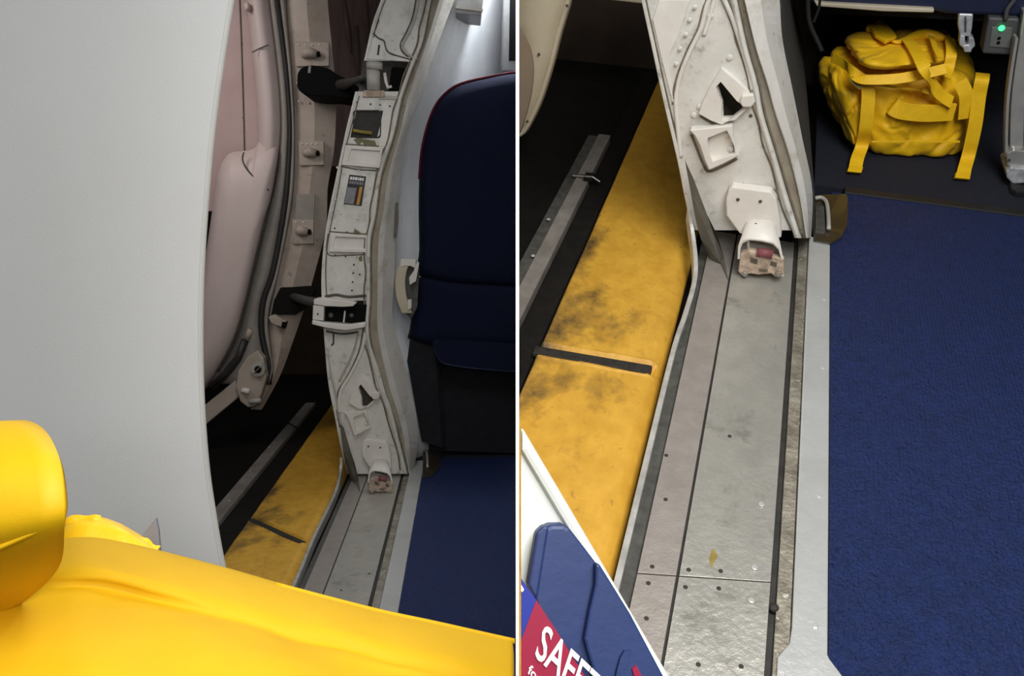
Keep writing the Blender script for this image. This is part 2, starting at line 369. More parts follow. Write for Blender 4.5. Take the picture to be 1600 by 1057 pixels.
make('skirt_plate', RB, MB().prism([RB.y(u, v, 1.92) for u, v in [(1070, 250), (1084, 280), (1105, 336), (1118, 362)]] + [RB.z(u, v, .004) for u, v in [(1131, 400), (1138, 437), (1127, 412), (1110, 404)]] + [RB.y(u, v, 1.92) for u, v in [(1095, 374), (1086, 340), (1079, 300)]], (0, .004, -.003)), OLIVE, tR)
copies('screw', scr, tL, [LB.z(u, v, .004) for u, v in [(648, 804), (633, 874)]])
copies('screw', hole, tL, [LB.z(u, v, 0) for u, v in [(533, 923), (577, 897)]])
make('skirt_plate', LB, MB().prism([LB.y(u, v, 3.70) for u, v in [(531, 662), (537, 668), (548, 706), (554, 724)]] + [LB.z(u, v, .004) for u, v in [(560, 748), (563, 770), (556, 756), (548, 750)]] + [LB.y(u, v, 3.70) for u, v in [(540, 728), (536, 705)]], (0, .004, -.003)), OLIVE, tL)

# carpets
pts = [(.262, 2.40), (.262, .82), (.335, .73), (.335, .35), (2.2, .35), (2.2, 2.40)]
c = make('carpet', RB, MB().prism([Vector((x, y, .006)) for x, y in pts], (0, 0, -.05)), CARP, bevel=.002)
setprops(c, 'bright blue ribbed carpet beside the metal door sill', 'carpet')
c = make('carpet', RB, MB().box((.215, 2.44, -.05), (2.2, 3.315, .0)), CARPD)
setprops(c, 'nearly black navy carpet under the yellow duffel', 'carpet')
tb = make('trim_1', RB, MB().box((.30, 2.402, -.05), (2.2, 2.438, .010)), TRIMD, bevel=.004)
setprops(tb, 'dark joint strip between the blue and the black carpet', 'trim', kind='structure')
c = make('carpet', LB, MB().box((-.2205, 1.6, -.05), (.6, 4.02, .006)), CARP, bevel=.002)
setprops(c, 'dark navy ribbed carpet behind the navy seat', 'carpet')

# yellow bumper pads outside the sills
def pad(bay, x0, x1, y0, y1, sl, sr, label, zt):
    """heightfield pad with a diagonal slot from sl to sr"""
    nx, ny = 70, 150; sl = Vector(sl[:2]); sr = Vector(sr[:2]); dv = (sr - sl); ln = dv.length; dv.normalize(); nv = Vector((-dv.y, dv.x))
    t = thing('bumper_pad', bay, ((x0 + x1) / 2, (sl.y + sr.y) / 2, -.05), label, 'bumper pad')
    ya, yb = min(sl.y, sr.y) - .045, max(sl.y, sr.y) + .045
    ys = sorted(lsp(y0, y1, ny) + lsp(ya, yb, int((yb - ya) / .0035)))
    lines = []
    for i in range(nx):
        fx = i / (nx - 1); x = x0 + (x1 - x0) * fx; row = []
        for y in ys:
            q = Vector((x, y)) - sl; a = q.dot(dv); b = abs(q.dot(nv))
            z = zt + .004 * noise.noise(Vector((x * 9, y * 5, 2)))
            e = min(fx, 1) * (x1 - x0); z -= .03 * max(0, 1 - e / .012) ** 2
            e2 = (1 - fx) * (x1 - x0); z -= .03 * max(0, 1 - e2 / .04) ** 2
            if -.02 < a < ln + .004 and b < .0215: z -= .014
            elif -.02 < a < ln + .010 and b < .029: z += .003
            row.append(Vector((x, y, z)))
        lines.append(row)
    m = MB().loft(lines)
    m.loft([[Vector((x0, y, -.05)) for y in ys], lines[0]]); m.loft([lines[-1], [Vector((x1, y, -.05)) for y in ys]])
    m.loft([[l[0] for l in lines], [Vector((l[0].x, l[0].y, -.05)) for l in lines]]); m.loft([[l[-1] for l in lines], [Vector((l[-1].x, l[-1].y, -.05)) for l in lines]])
    make('pad', bay, m, YPAD, t, smooth=True)
    c = [Vector((sl.x, sl.y, zt - .003)) - Vector((dv.x, dv.y, 0)) * .006, Vector((sr.x, sr.y, zt - .003)) - Vector((dv.x, dv.y, 0)) * .002]
    make('slot_strip', bay, MB().ribbon(lsp(c[0], c[1], 6), Vector((nv.x, nv.y, 0)) * .0155, (0, 0, -.012)), SLOTR, t, bevel=.004)
    return t
pad(RB, -.385, -.092, .5, 3.3, RB.z(838, 545, -.008), RB.z(1020, 576, -.008), 'worn yellow bumper pad under the door frame next to yellow duffel', -.008)
pad(LB, -.893, -.59, 2.2, 6.0, LB.z(392, 811, -.008), LB.z(474, 848, -.008), 'dim sooty yellow bumper pad beyond the foreground yellow bag', -.008)
# black rubber edges and rails
o = make('rubber_bumper', RB, MB().box((-.452, .4, -.05), (-.388, 3.3, -.028)), RUBBER, bevel=.006); setprops(o, 'black rubber strip between short grey rail and yellow pad', 'rubber strip')
o = make('rubber_bumper', LB, MB().box((-1.0, 2.0, -.05), (-.897, 6.0, -.028)), RUBBER, bevel=.006); setprops(o, 'black rubber strip beside the long screwed rail', 'rubber strip')
t = thing('floor_rail', RB, (-.5, 1.8, -.05), 'grey metal floor rail ending below the pale open door', 'rail')
make('rail_bar', RB, MB().box((-.497, .4, -.05), (-.455, 2.64, -.012)), RAIL, t, bevel=.003)
make('rail_flange', RB, MB().box((-.532, .4, -.05), (-.498, 2.64, -.020)), SLOT, t, bevel=.003)
m = MB(); p = RB.z(922, 280, -.012); m.box(p + Vector((-.018, -.02, 0)), p + Vector((.012, .02, .012))); m.tube([p + Vector((-.06, .0, .004)), p + Vector((-.01, 0, .012)), p + Vector((.03, -.012, .004))], .003, 6)
make('latch', RB, m, RUBBER, t, bevel=.002)
m = MB(); m.tube([p + Vector((-.055, -.004, .006)), p + Vector((.01, -.014, .016)), p + Vector((.035, -.02, .006))], .0025, 6); make('wire', RB, m, CHROME, t)
copies('screw', scr, t, [RB.z(u, v, -.011) for u, v in [(857, 343), (833, 400)]])
t = thing('floor_rail', LB, (-1.04, 3.6, -.05), 'long grey rail with screws beside dark bridge floor', 'rail')
make('rail_bar', LB, MB().box((-1.065, 2.2, -.05), (-1.003, 5.4, -.012)), RAIL, t, bevel=.003)
copies('screw', scr, t, [LB.z(u, v, -.011) for u, v in [(358, 783), (391, 737), (421, 699), (455, 664)]])
make('latch', LB, MB().tube([LB.z(440, 667, 0), LB.z(452, 662, .01), LB.z(466, 670, 0)], .004, 6), RUBBER, t)

# ================================================================ jambs (the door frame posts)
def quad_face(bay, uL, uR, vs, ss, y, bulge=0, skip=None):
    m = MB().loft([[bay.y(uL(v) + (uR(v) - uL(v)) * s, v, y) for v in vs] for s in ss], skip=skip)
    d = Vector((0, .012, 0)); n = len(vs); k = len(m.v); F = [list(f) for f in m.f]
    cnt = {}
    for f in F:
        for a, b in zip(f, f[1:] + f[:1]): cnt[(a, b)] = 1
    m.v += [p + d for p in m.v]; m.f += [[q + k for q in f[::-1]] for f in F]
    m.f += [[b, a, a + k, b + k] for a, b in cnt if (b, a) not in cnt]      # close every open edge
    return m
def cut(bay, face, poly):
    """cut a real opening through a plate (mesh boolean, applied; the cutter is deleted)"""
    c = make('cutter', bay, MB().prism(poly, (0, .06, 0)), WP, clip=False)
    bpy.context.view_layer.update()
    md = face.modifiers.new('cut', 'BOOLEAN'); md.operation = 'DIFFERENCE'; md.solver = 'EXACT'; md.object = c
    me = bpy.data.meshes.new_from_object(face.evaluated_get(bpy.context.evaluated_depsgraph_get()))
    face.modifiers.remove(md); bpy.data.objects.remove(c); face.data = me
rivet_y = stud_mesh('rivet', (0, -1, 0), .0075, .003, WP); rivet_s = stud_mesh('rivet_small', (0, -1, 0), .0055, .003, WP); rivet_d = stud_mesh('rivet_dark', (0, -1, 0), .0045, .002, SLOT)
YJ = 1.967
jR = thing('door_frame_post', RB, (-.02, YJ, 0), 'dirty white riveted door frame post beside the yellow duffel', 'door frame')
rL = curve([(1001, -12), (1003, 0), (1016, 59), (1037, 156), (1059, 250), (1075, 328), (1092, 385)])
rR = curve([(1144, -12), (1147, 0), (1164, 78), (1180, 134), (1187, 175), (1206, 237), (1228, 312), (1250, 380)])
rC = curve([(1160, -12), (1163, 0), (1182, 78), (1200, 134), (1211, 175), (1232, 237), (1251, 312), (1262, 378)])
rF = curve([(1215, -12), (1217, 0), (1221, 60), (1237, 140), (1252, 215), (1268, 297), (1266, 372)])
vs = lsp(-170, 360, 40)
m = quad_face(RB, rL, rR, vs, lsp(0, 1, 5), YJ)
faceR = make('face', RB, m, WP, jR)
def line(bay, f, vs, y): return [bay.y(f(v), v, y) for v in vs]
m = MB().loft([line(RB, lambda v: rL(v) - 1, vs, YJ - .006), line(RB, lambda v: rL(v) + 5, vs, YJ - .006), line(RB, lambda v: rL(v) + 5, vs, YJ + .03), line(RB, lambda v: rL(v) - 1, vs, YJ + .03)], closed=True, caps=True)
make('outer_flange', RB, m, WP, jR, bevel=.002)
vs2 = lsp(-170, 372, 40)
m = MB().loft([line(RB, lambda v: rR(v) - 6, vs2, YJ), line(RB, lambda v: rR(v) - 3, vs2, YJ - .012), line(RB, lambda v: rR(v) + 2, vs2, YJ - .012), line(RB, lambda v: rR(v) + 5, vs2, YJ + .01)])
make('edge_bead', RB, m, WP, jR, smooth=True)
m = MB().loft([line(RB, lambda v: rR(v) + 2, vs2, YJ + .004), line(RB, lambda v: (rR(v) + rC(v)) / 2, vs2, YJ + .028), line(RB, rC, vs2, YJ + .02)]); make('seal_channel', RB, m, BEIGE, jR, solid=.004, smooth=True)
m = MB().loft([line(RB, rC, vs2, YJ + .012), line(RB, lambda v: rC(v) + (rF(v) - rC(v)) * .45, vs2, YJ + .03), line(RB, rF, vs2, YJ + .11), line(RB, rF, vs2, YJ + .2)]); make('side_trim', RB, m, WSIDE, jR, solid=.004)
# raised flange plate left of the curved rib, and the ribs themselves
m = MB().prism([RB.y(u, v, YJ - .004) for u, v in [(1030, 0), (1078, 0), (1060, 55), (1046, 85), (1046, 115), (1051, 135), (1048, 150), (1032, 85), (1020, 30)]], (0, .004, 0)); make('flange_plate', RB, m, WPC, jR, bevel=.001)
def rib(bay, px, y, r, parent, material=WPC, name='rib', n=6):
    return make(name, bay, MB().tube([bay.y(q.x, q.y, y) for q in cr([(u, v, 0) for u, v in px], n)], r, 8), material, parent, smooth=True)
rib(RB, [(1112, -8), (1104, 10), (1095, 45), (1078, 80), (1064, 115), (1058, 140), (1056, 165), (1060, 210), (1064, 245)], YJ - .002, .0055, jR)
rib(RB, [(1075, -8), (1068, 25), (1052, 62), (1045, 95), (1047, 130), (1052, 160)], YJ - .001, .0025, jR)
rib(RB, [(1118, -8), (1108, 30), (1100, 55)], YJ, .005, jR)
rib(RB, [(1128, -8), (1145, 30), (1158, 70), (1170, 110), (1176, 140)], YJ - .002, .006, jR, WP)
copies('rivet', rivet_s, jR, [RB.y(u, v, YJ - .004) for u, v in [(1086, 11), (1078, 31), (1072, 54), (1063, 76), (1057, 100)]])
copies('rivet', rivet_y, jR, [RB.y(u, v, YJ - .001) for u, v in [(1140, 90), (1110, 25), (1084, 180), (1093, 167)]])
copies('rivet', rivet_d, jR, [RB.y(u, v, YJ - .001) for u, v in [(1173, 181), (1053, 160)]])
def tri_bracket(bay, P, y, parent, face, k=1.0):
    """P(u, v) maps photo-R pixels of the bracket to the bay's own pixels"""
    g = lambda pts, yy: [bay.y(*P(u, v), yy) for u, v in pts]
    outer = [(1127, 107), (1170, 144), (1178, 160), (1172, 168), (1160, 172), (1143, 186), (1128, 195), (1110, 188), (1092, 178), (1096, 166), (1100, 155), (1113, 130)]
    inner = [(1126, 128), (1136, 140), (1151, 158), (1168, 170), (1157, 180), (1149, 188), (1140, 189), (1128, 189), (1127, 175), (1128, 160), (1122, 148), (1119, 136)]
    m = MB().ring(g(outer, y - .016 * k), g(inner, y - .016 * k), (0, .018 * k, 0)); b = make('bracket', bay, m, WPC, parent, bevel=.002)
    hp = [(1126, 128), (1136, 140), (1151, 158), (1168, 170), (1149, 188), (1129, 189), (1128, 165), (1119, 137)]
    cut(bay, face, g(hp, y - .02)); B = g([(1105, 112), (1185, 150), (1185, 205), (1105, 205)], y + .07)
    make('bracket_hole', bay, MB().prism(B, (0, .004, 0)), OLIVE, b)
    make('lug', bay, MB().prism(g([(1159, 150), (1177, 148), (1180, 160), (1174, 168), (1160, 168), (1156, 160)], y - .03 * k), (0, .015 * k, 0)), WPC, b, bevel=.003)
    # pad bracket below: a wedge with an open front pocket and two fasteners
    o2 = [(1078, 204), (1144, 197), (1146, 215), (1150, 232), (1155, 243), (1130, 256), (1108, 266), (1101, 250), (1094, 228), (1086, 212)]
    i2 = [(1106, 216), (1135, 204), (1141, 215), (1147, 230), (1148, 240), (1130, 247), (1114, 253), (1110, 245), (1107, 232), (1105, 222)]
    b2 = make('stop_pad', bay, MB().ring(g(o2, y - .026 * k), g(i2, y - .026 * k), (0, .028 * k, 0)), WPC, parent, bevel=.003)
    make('pocket', bay, MB().prism(g([(1106, 216), (1135, 203), (1142, 215), (1148, 241), (1114, 253), (1107, 235)], y - .008 * k), (0, .004, 0)), WPC, b2)
    copies('rivet', rivet_y, b2, g([(1137, 212), (1142, 233)], y - .010 * k))
tri_bracket(RB, lambda u, v: (u, v), YJ, jR, faceR)
def seam(bay, px, y, parent, r=.0018, material=None): return rib(bay, px, y, r, parent, material or GRIME, 'grime_seam')
vz = lsp(-8, 360, 12)
seam(RB, [(rR(v) - 9 + 2 * math.sin(v * .3), v) for v in vz], YJ - .001, jR, .0022)
seam(RB, [(rR(v) + 8, v) for v in vz], YJ + .006, jR, .0025)
seam(RB, [(rL(v) + 8 + 1.5 * math.sin(v * .2), v) for v in lsp(-8, 240, 9)], YJ - .001, jR, .0018)
seam(RB, [(1108, -8), (1099, 12), (1090, 45), (1073, 80), (1059, 115), (1053, 140), (1051, 163)], YJ - .001, jR, .0022)
seam(RB, [(1055, 170), (1057, 205), (1060, 245)], YJ - .001, jR, .003)
seam(RB, [(1124, -8), (1140, 30), (1153, 70), (1166, 115)], YJ - .001, jR, .0016)
seam(RB, [(1140, 293), (1170, 290), (1210, 297), (1216, 312)], YJ - .001, jR, .003)
seam(RB, [(1080, 210), (1090, 235), (1098, 255), (1107, 268), (1130, 260), (1152, 248)], YJ - .001, jR, .003)
seam(RB, [(1094, 181), (1112, 192), (1135, 198)], YJ - .001, jR, .003)
def foot(bay, P, y, parent, k=1.0, kd=1.0):
    g = lambda pts, yy: [bay.y(*P(u, v), yy) for u, v in pts]
    f0 = make('foot_fitting', bay, MB().prism(g([(1138, 298), (1144, 292), (1205, 300), (1213, 312), (1219, 345), (1221, 372), (1195, 375), (1156, 366), (1144, 350), (1135, 338), (1134, 312)], y - .03 * k), (0, .03 * k, 0)), WPC, parent, bevel=.004)
    copies('bolt', rivet_d, f0, g([(1153, 312), (1188, 315)], y - .031 * k))
    # arch: front loop nearer the camera than the back loop
    top = [(1152, 405), (1153, 385), (1157, 376), (1170, 372), (1190, 374), (1210, 378), (1220, 386), (1224, 405), (1225, 432)]
    tpi = [(1156, 405), (1157, 388), (1161, 380), (1172, 376), (1190, 378), (1207, 382), (1216, 390), (1220, 405), (1221, 432)]
    bk = [(1156, 395), (1160, 365), (1166, 346), (1175, 342), (1190, 342), (1205, 345), (1212, 352), (1218, 375), (1220, 400)]
    A = g(top, y - .10 * kd); Bq = g(tpi, y - .10 * kd); Cq = g(bk, y - .028 * k)
    make('arch', bay, MB().loft([Cq, A, Bq, [p + Vector((0, .004, -.004)) for p in Cq]], closed=True), WPC, f0, smooth=True)
    copies('bolt', rivet_d, f0, g([(1181, 351)], y - .045 * k))
    make('arch_inside', bay, MB().prism(g([(1157, 408), (1158, 384), (1164, 379), (1215, 388), (1221, 410), (1222, 425)], y - .06 * kd), (0, .01, 0)), WP, f0)
    q = g([(1157, 398), (1172, 392), (1200, 400), (1225, 406), (1225, 430), (1212, 434), (1205, 428), (1185, 430), (1172, 428), (1160, 432), (1153, 425)], y - .102 * kd)
    make('latch_block', bay, MB().prism(q, (0, .02 * k, .0)), PINKB, f0, bevel=.003)
    make('roller', bay, MB().tube(g([(1183, 394), (1207, 398)], y - .10 * kd), .012 * k, 10), REDB, f0, smooth=True)
    make('guide_pin', bay, MB().tube(g([(1169, 376), (1170, 398)], y - .09 * kd), .003 * k, 6), GPAINT, f0)
    for px in ([(1172, 402), (1184, 406), (1183, 414), (1172, 410)], [(1204, 408), (1214, 411), (1213, 418), (1203, 415)], [(1186, 420), (1200, 421), (1199, 426), (1186, 425)]):
        make('latch_gap', bay, MB().prism(g(px, y - .1025 * kd), (0, .002, 0)), GRIMEGAP, f0)  # dark patches laid on the block stand for shaded gaps
    for (a, b) in ((1164, 428), (1216, 428)):
        make('latch_foot', bay, MB().disc(g([(a, b)], y - .104 * kd)[0], (0, -1, .2), .008 * k, .006 * k), ALUC, f0)
foot(RB, lambda u, v: (u, v), YJ, jR)
# corner plastic cover with a clip, right of the post foot
t = thing('corner_cover', RB, RB.z(1300, 370, 0), 'brownish glossy corner cover with clip at the carpet corner', 'corner cover')
make('cover', RB, MB().prism([RB.z(u, v, .014) for u, v in [(1272, 304), (1322, 302), (1326, 312), (1324, 350), (1316, 370), (1300, 379), (1272, 374)]], (0, 0, -.010)), BRPL, t, bevel=.004)
make('clip', RB, MB().tube([RB.z(q.x, q.y, .022) for q in cr([(1274, 310, 0), (1283, 309, 0), (1291, 316, 0), (1294, 335, 0), (1295, 358, 0)], 5)], .006, 8), GPAINT, t, smooth=True)
make('clip_plate', RB, MB().prism([RB.z(u, v, .02) for u, v in [(1274, 320), (1288, 322), (1290, 364), (1274, 362)]], (0, 0, -.008)), SLOT, t, bevel=.002)

# ---- left jamb
YL = 3.762
jL = thing('door_frame_post', LB, (-.42, YL, 0), 'tall curved white door frame post beside the navy seat', 'door frame')
lL = curve([(599, -12), (596, 0), (583, 36), (570, 93), (557, 140), (542, 201), (524, 286), (513, 340), (506, 389), (503, 447), (508, 535), (514, 600), (524, 652), (533, 698), (545, 745)])
lR = curve([(674, -12), (670, 0), (657, 65), (641, 107), (625, 153), (612, 211), (592, 276), (583, 340), (576, 372), (575, 470), (573, 522), (592, 600), (614, 665), (633, 740)])
lC = curve([(690, -12), (686, 0), (667, 65), (653, 107), (638, 153), (625, 211), (607, 276), (598, 340), (592, 372), (590, 470), (591, 522), (607, 600), (627, 665), (640, 741)])
lF = curve([(714, -12), (709, 0), (683, 71), (664, 130), (635, 211), (621, 309), (617, 372), (615, 437), (613, 496), (629, 561), (648, 640), (653, 689), (644, 741)])
def seg(v0, v1, name, material, ss=lsp(0, 1, 4), n=24, skip=None, vs=None):
    return make(name, LB, quad_face(LB, lL, lR, vs or lsp(v0, v1, n), ss, YL, skip=skip), material, jL)
seg(-170, 95, 'upper_face', WP)
vv = [143, 158, 173, 194, 215, 222] + lsp(230, 470, 24)
seg(0, 0, 'middle_face', WP, ss=[0, .115, .70, 1], vs=vv, skip=lambda i, j: j == 1 and i in (2, 3))
faceL = seg(512, 741, 'lower_face', WP)
vs = lsp(-170, 741, 90)
def split(f, a, b, n, nm):
    pass
for a, b in ((-170, 95), (143, 470), (512, 741)):
    vq = lsp(a, b, 24)
    make('outer_flange', LB, MB().loft([line(LB, lambda v: lL(v) - 1, vq, YL - .008), line(LB, lambda v: lL(v) + 3, vq, YL - .008), line(LB, lambda v: lL(v) + 3, vq, YL + .05), line(LB, lambda v: lL(v) - 1, vq, YL + .05)], closed=True, caps=True), WP, jL, bevel=.002)
make('edge_bead', LB, MB().loft([line(LB, lambda v: lR(v) - 3, vs, YL), line(LB, lambda v: lR(v) - 1, vs, YL - .012), line(LB, lambda v: lR(v) + 2, vs, YL - .012), line(LB, lambda v: lR(v) + 4, vs, YL + .01)]), WP, jL, smooth=True)
make('seal_channel', LB, MB().loft([line(LB, lambda v: lR(v) + 2, vs, YL + .002), line(LB, lambda v: (lR(v) + lC(v)) / 2, vs, YL + .02), line(LB, lC, vs, YL + .012)]), BEIGE, jL, solid=.004, smooth=True)
make('side_trim', LB, MB().loft([line(LB, lC, vs, YL + .008), line(LB, lambda v: lC(v) + (lF(v) - lC(v)) * .3, vs, YL + .03), line(LB, lF, vs, YL + .12), line(LB, lF, vs, YL + .3)]), WSIDE, jL, solid=.004)
def L(pts, y=YL): return [LB.y(u, v, y) for u, v in pts]
# upper box details
make('cap_plate', LB, MB().prism(L([(583, 58), (597, 65), (602, 72), (603, 80), (613, 87), (625, 88), (648, 95), (645, 97), (572, 92)], YL - .004), (0, .004, 0)), WP, jL, bevel=.002)
make('slit', LB, MB().prism(L([(591, 70), (594, 70), (592, 86), (589, 86)], YL - .006), (0, .003, 0)), GROOVE, jL)
make('slit', LB, MB().prism(L([(591, 30), (593, 30), (588, 45), (586, 45)], YL - .003), (0, .002, 0)), GROOVE, jL)
rib(LB, [(655, -6), (649, 25), (640, 50), (630, 68), (632, 80), (642, 88), (652, 92)], YL - .002, .006, jL, GPAINT)
copies('rivet', rivet_s, jL, L([(658, 12), (654, 38), (645, 59), (636, 78), (617, 77), (613, 63), (628, 68)], YL - .001))
# hinge bay between upper and middle face
make('hinge_recess', LB, MB().prism(L([(568, 92), (652, 97), (628, 156), (560, 145)], YL + .16), (0, .03, 0)), SLOT, jL)
make('hinge_pin', LB, MB().tube(L([(583, 108), (584, 142)], YL + .01), .030, 14), GPAINT, jL, smooth=True)
make('hinge_pin_cap', LB, MB().tube(L([(585, 98), (585, 109)], YL + .005), .036, 14), GPAINT, jL, smooth=True)
make('hinge_base', LB, MB().prism(L([(568, 141), (600, 141), (602, 152), (566, 152)], YL - .01), (0, .07, 0)), PINKB, jL, bevel=.004)
make('hinge_hook', LB, MB().tube(L([(601, 114), (603, 128), (606, 137), (612, 135)], YL), .007, 8), WPC, jL, smooth=True)
make('hinge_block', LB, MB().prism(L([(612, 104), (634, 106), (626, 148), (606, 146)], YL + .05), (0, .03, 0)), BLACK, jL, bevel=.006)
make('bearing_shelf', LB, MB().prism(L([(592, 150), (626, 150), (624, 156), (592, 156)], YL - .004), (0, .08, 0)), GPAINT, jL, bevel=.003)
copies('rivet', rivet_d, jL, L([(558, 160), (579, 163), (594, 164), (609, 166)], YL - .001))
# square opening with a yellow handle inside
make('opening_box', LB, MB().loft([L([(553, 172), (596, 172)], YL + .004), L([(553, 172), (596, 172)], YL + .20), L([(552, 216), (596, 216)], YL + .20), L([(552, 216), (596, 216)], YL + .004)], closed=True, caps=True), GROOVE, jL)  # dark lining colour stands in for shade deep inside the opening
hole_rim = [(q[0], q[1]) for q in rrect(573.5, 194, 22, 22, 5)]; rim_in = [(q[0], q[1]) for q in rrect(573.5, 194, 20, 20, 5)]
make('opening_rim', LB, MB().ring(L(hole_rim, YL - .003), L(rim_in, YL - .003), (0, .01, 0)), GROOVE, jL)
h = make('pull_handle', LB, MB().tube(L([(552, 204), (562, 206), (581, 208)], YL - .008), .008, 8), OLDY, jL, smooth=True)
make('handle_rod', LB, MB().tube(L([(570, 188), (568, 203)], YL + .01), .005, 6), GPAINT, jL)
make('worn_patch', LB, MB().prism(L([(552, 218), (560, 216), (586, 220), (588, 227), (570, 229), (566, 222), (560, 228)], YL - .0015), (0, .001, 0)), OLDG, jL)
make('access_panel', LB, MB().prism(L([(597, 186), (613, 187), (604, 232), (592, 230)], YL - .003), (0, .003, 0)), WPC, jL, bevel=.001)
# two cup trays
def tray(o4, i4):
    b = make('recessed_cup', LB, MB().ring(L(o4, YL - .014), L(i4, YL - .014), (0, .016, 0)), WPC, jL, bevel=.003)
    make('cup_floor', LB, MB().prism(L(i4, YL - .002), (0, .002, 0)), WPC, b)
tray([(540, 227), (598, 231), (593, 263), (534, 258)], [(549, 233), (594, 236), (590, 257), (543, 253)])
tray([(517, 365), (573, 368), (571, 395), (514, 394)], [(524, 370), (571, 372), (570, 389), (520, 388)])
# placard
pk = [(546, 273), (572, 276), (565, 322), (537, 319)]
p0 = make('placard', LB, MB().prism(L(pk, YL - .003), (0, .003, 0)), PLACK, jL); p0['label'] = 'small black placard with grey block and yellow stripe'
PQ = lambda s, t: (pk[0][0] + (pk[1][0] - pk[0][0]) * s + (pk[3][0] - pk[0][0]) * t, pk[0][1] + (pk[1][1] - pk[0][1]) * s + (pk[3][1] - pk[0][1]) * t)
rect = lambda a, b, c, d: [PQ(a, b), PQ(c, b), PQ(c, d), PQ(a, d)]
make('grey_field', LB, MB().prism(L(rect(.03, .42, .58, .97), YL - .0042), (0, .001, 0)), PLACG, p0)
make('yellow_stripe', LB, MB().prism(L(rect(.74, .36, .92, .97), YL - .0042), (0, .001, 0)), PLACY, p0)
make('red_stripe', LB, MB().prism(L(rect(.66, .44, .72, .95), YL - .0042), (0, .001, 0)), RED, p0)
for r, ws in ((.06, (.12, .1, .14, .05, .13, .1)), (.20, (.1, .14, .1, .12, .13, .08))):
    s = .08; m = MB()
    for x in ws: m.prism(L(rect(s, r, s + x, r + .10), YL - .0042), (0, .001, 0)); s += x + .035
    make('print_line', LB, m, PLACG if r > .1 else CWHITE, p0)
copies('rivet', rivet_s, jL, L([(533, 334), (571, 334), (559, 342), (560, 267), (575, 271), (527, 262), (524, 312), (519, 330)], YL - .001))
copies('rivet', rivet_d, jL, L([(524, 399), (540, 401), (562, 429), (523, 357), (542, 363)], YL - .001))
copies('rivet', stud_mesh('rivet_tiny', (0, -1, 0), .0045, .003, SLOT), jL, L([(553, 414), (552, 427), (551, 441), (550, 454)], YL - .001))
make('worn_patch', LB, MB().prism(L([(552, 365), (554, 357), (558, 360), (567, 366)], YL - .0155), (0, .001, 0)), OLDG, jL)
make('worn_patch', LB, MB().prism(L([(556, 402), (566, 400), (566, 409), (562, 408)], YL - .0015), (0, .001, 0)), OLDG, jL)
rib(LB, [(560, 400), (556, 430), (554, 465)], YL - .001, .003, jL)
# lower hinge with the white clamp lugs and arm
make('lower_hinge_recess', LB, MB().prism(L([(500, 466), (577, 468), (574, 518), (500, 514)], YL + .10), (0, .03, 0)), SLOT, jL)
def lug(pts, y0=.05, y1=.08, nm='hinge_lug', mt=WPC): return make(nm, LB, MB().prism(L(pts, YL - y0), (0, y1, 0)), mt, jL, bevel=.004)
lug([(490, 468), (506, 466), (545, 471), (556, 474), (552, 479), (535, 480), (508, 479), (490, 476)])
lug([(488, 500), (505, 504), (545, 508), (572, 504), (570, 512), (540, 517), (510, 513), (487, 507)])
lug([(489, 477), (506, 479), (505, 502), (488, 500)], .046, .05, 'hinge_knuckle')
copies('bolt', rivet_d, jL, L([(496.5, 491)], YL - .047))
lug([(506, 480), (574, 476), (571, 504), (507, 502)], .01, .03, 'hinge_core', BLACK)
make('hinge_split_pin', LB, MB().tube(L([(539, 486), (537, 504)], YL - .014), .004, 6), WPC, jL)
make('hinge_bolt', LB, MB().disc(L([(517, 493)], YL - .011)[0], (0, -1, 0), .012, .006), SLOT, jL)
make('hinge_bolt', LB, MB().disc(L([(549, 493)], YL - .011)[0], (0, -1, 0), .010, .006), SLOT, jL)
# lower ribs
rib(LB, [(570, 520), (566, 545), (556, 570), (545, 590), (534, 608), (530, 625), (531, 645)], YL - .002, .008, jL, WPC)
rib(LB, [(571, 528), (580, 548), (590, 578), (600, 612), (612, 648), (622, 690)], YL - .002, .006, jL, WP)
rib(LB, [(560, 522), (553, 548), (542, 572), (530, 596)], YL - .001, .005, jL, GPAINT)
rib(LB, [(511, 545), (516, 580), (524, 615), (530, 650), (534, 668)], YL - .001, .005, jL, GPAINT)
rib(LB, [(521, 522), (521, 536), (518, 540)], YL - .001, .004, jL, SLOT)
vz = lsp(-8, 735, 30)
seam(LB, [(lR(v) - 5 + 1.5 * math.sin(v * .4), v) for v in vz], YL - .001, jL, .004)
seam(LB, [(lR(v) + 5, v) for v in vz], YL + .004, jL, .004)
seam(LB, [(lL(v) + 6 + math.sin(v * .3), v) for v in lsp(150, 465, 14)], YL - .001, jL, .0025)
seam(LB, [(lL(v) + 6, v) for v in lsp(0, 90, 5)], YL - .001, jL, .0025)
seam(LB, [(538, 225), (565, 227), (601, 229)], YL - .0005, jL, .0028, GRIMEGAP)
seam(LB, [(532, 260), (560, 265), (592, 267)], YL - .0005, jL, .0028, GRIMEGAP)
seam(LB, [(516, 362), (540, 364), (573, 366)], YL - .0005, jL, .0028, GRIMEGAP)
seam(LB, [(513, 365), (512, 397), (540, 399), (571, 398)], YL - .0005, jL, .0028, GRIMEGAP)
seam(LB, [(508, 464), (525, 461), (545, 464), (572, 462)], YL - .002, jL, .006, SLOT)
seam(LB, [(510, 518), (535, 522), (560, 519)], YL - .001, jL, .005, SLOT)
seam(LB, [(566, 522), (561, 548), (551, 572), (539, 594), (529, 610), (526, 630)], YL - .0005, jL, .0028, GRIMEGAP)
seam(LB, [(574, 532), (584, 556), (594, 588), (606, 624)], YL - .001, jL, .003)
seam(LB, [(524, 640), (527, 655), (530, 668)], YL - .001, jL, .005, SLOT)
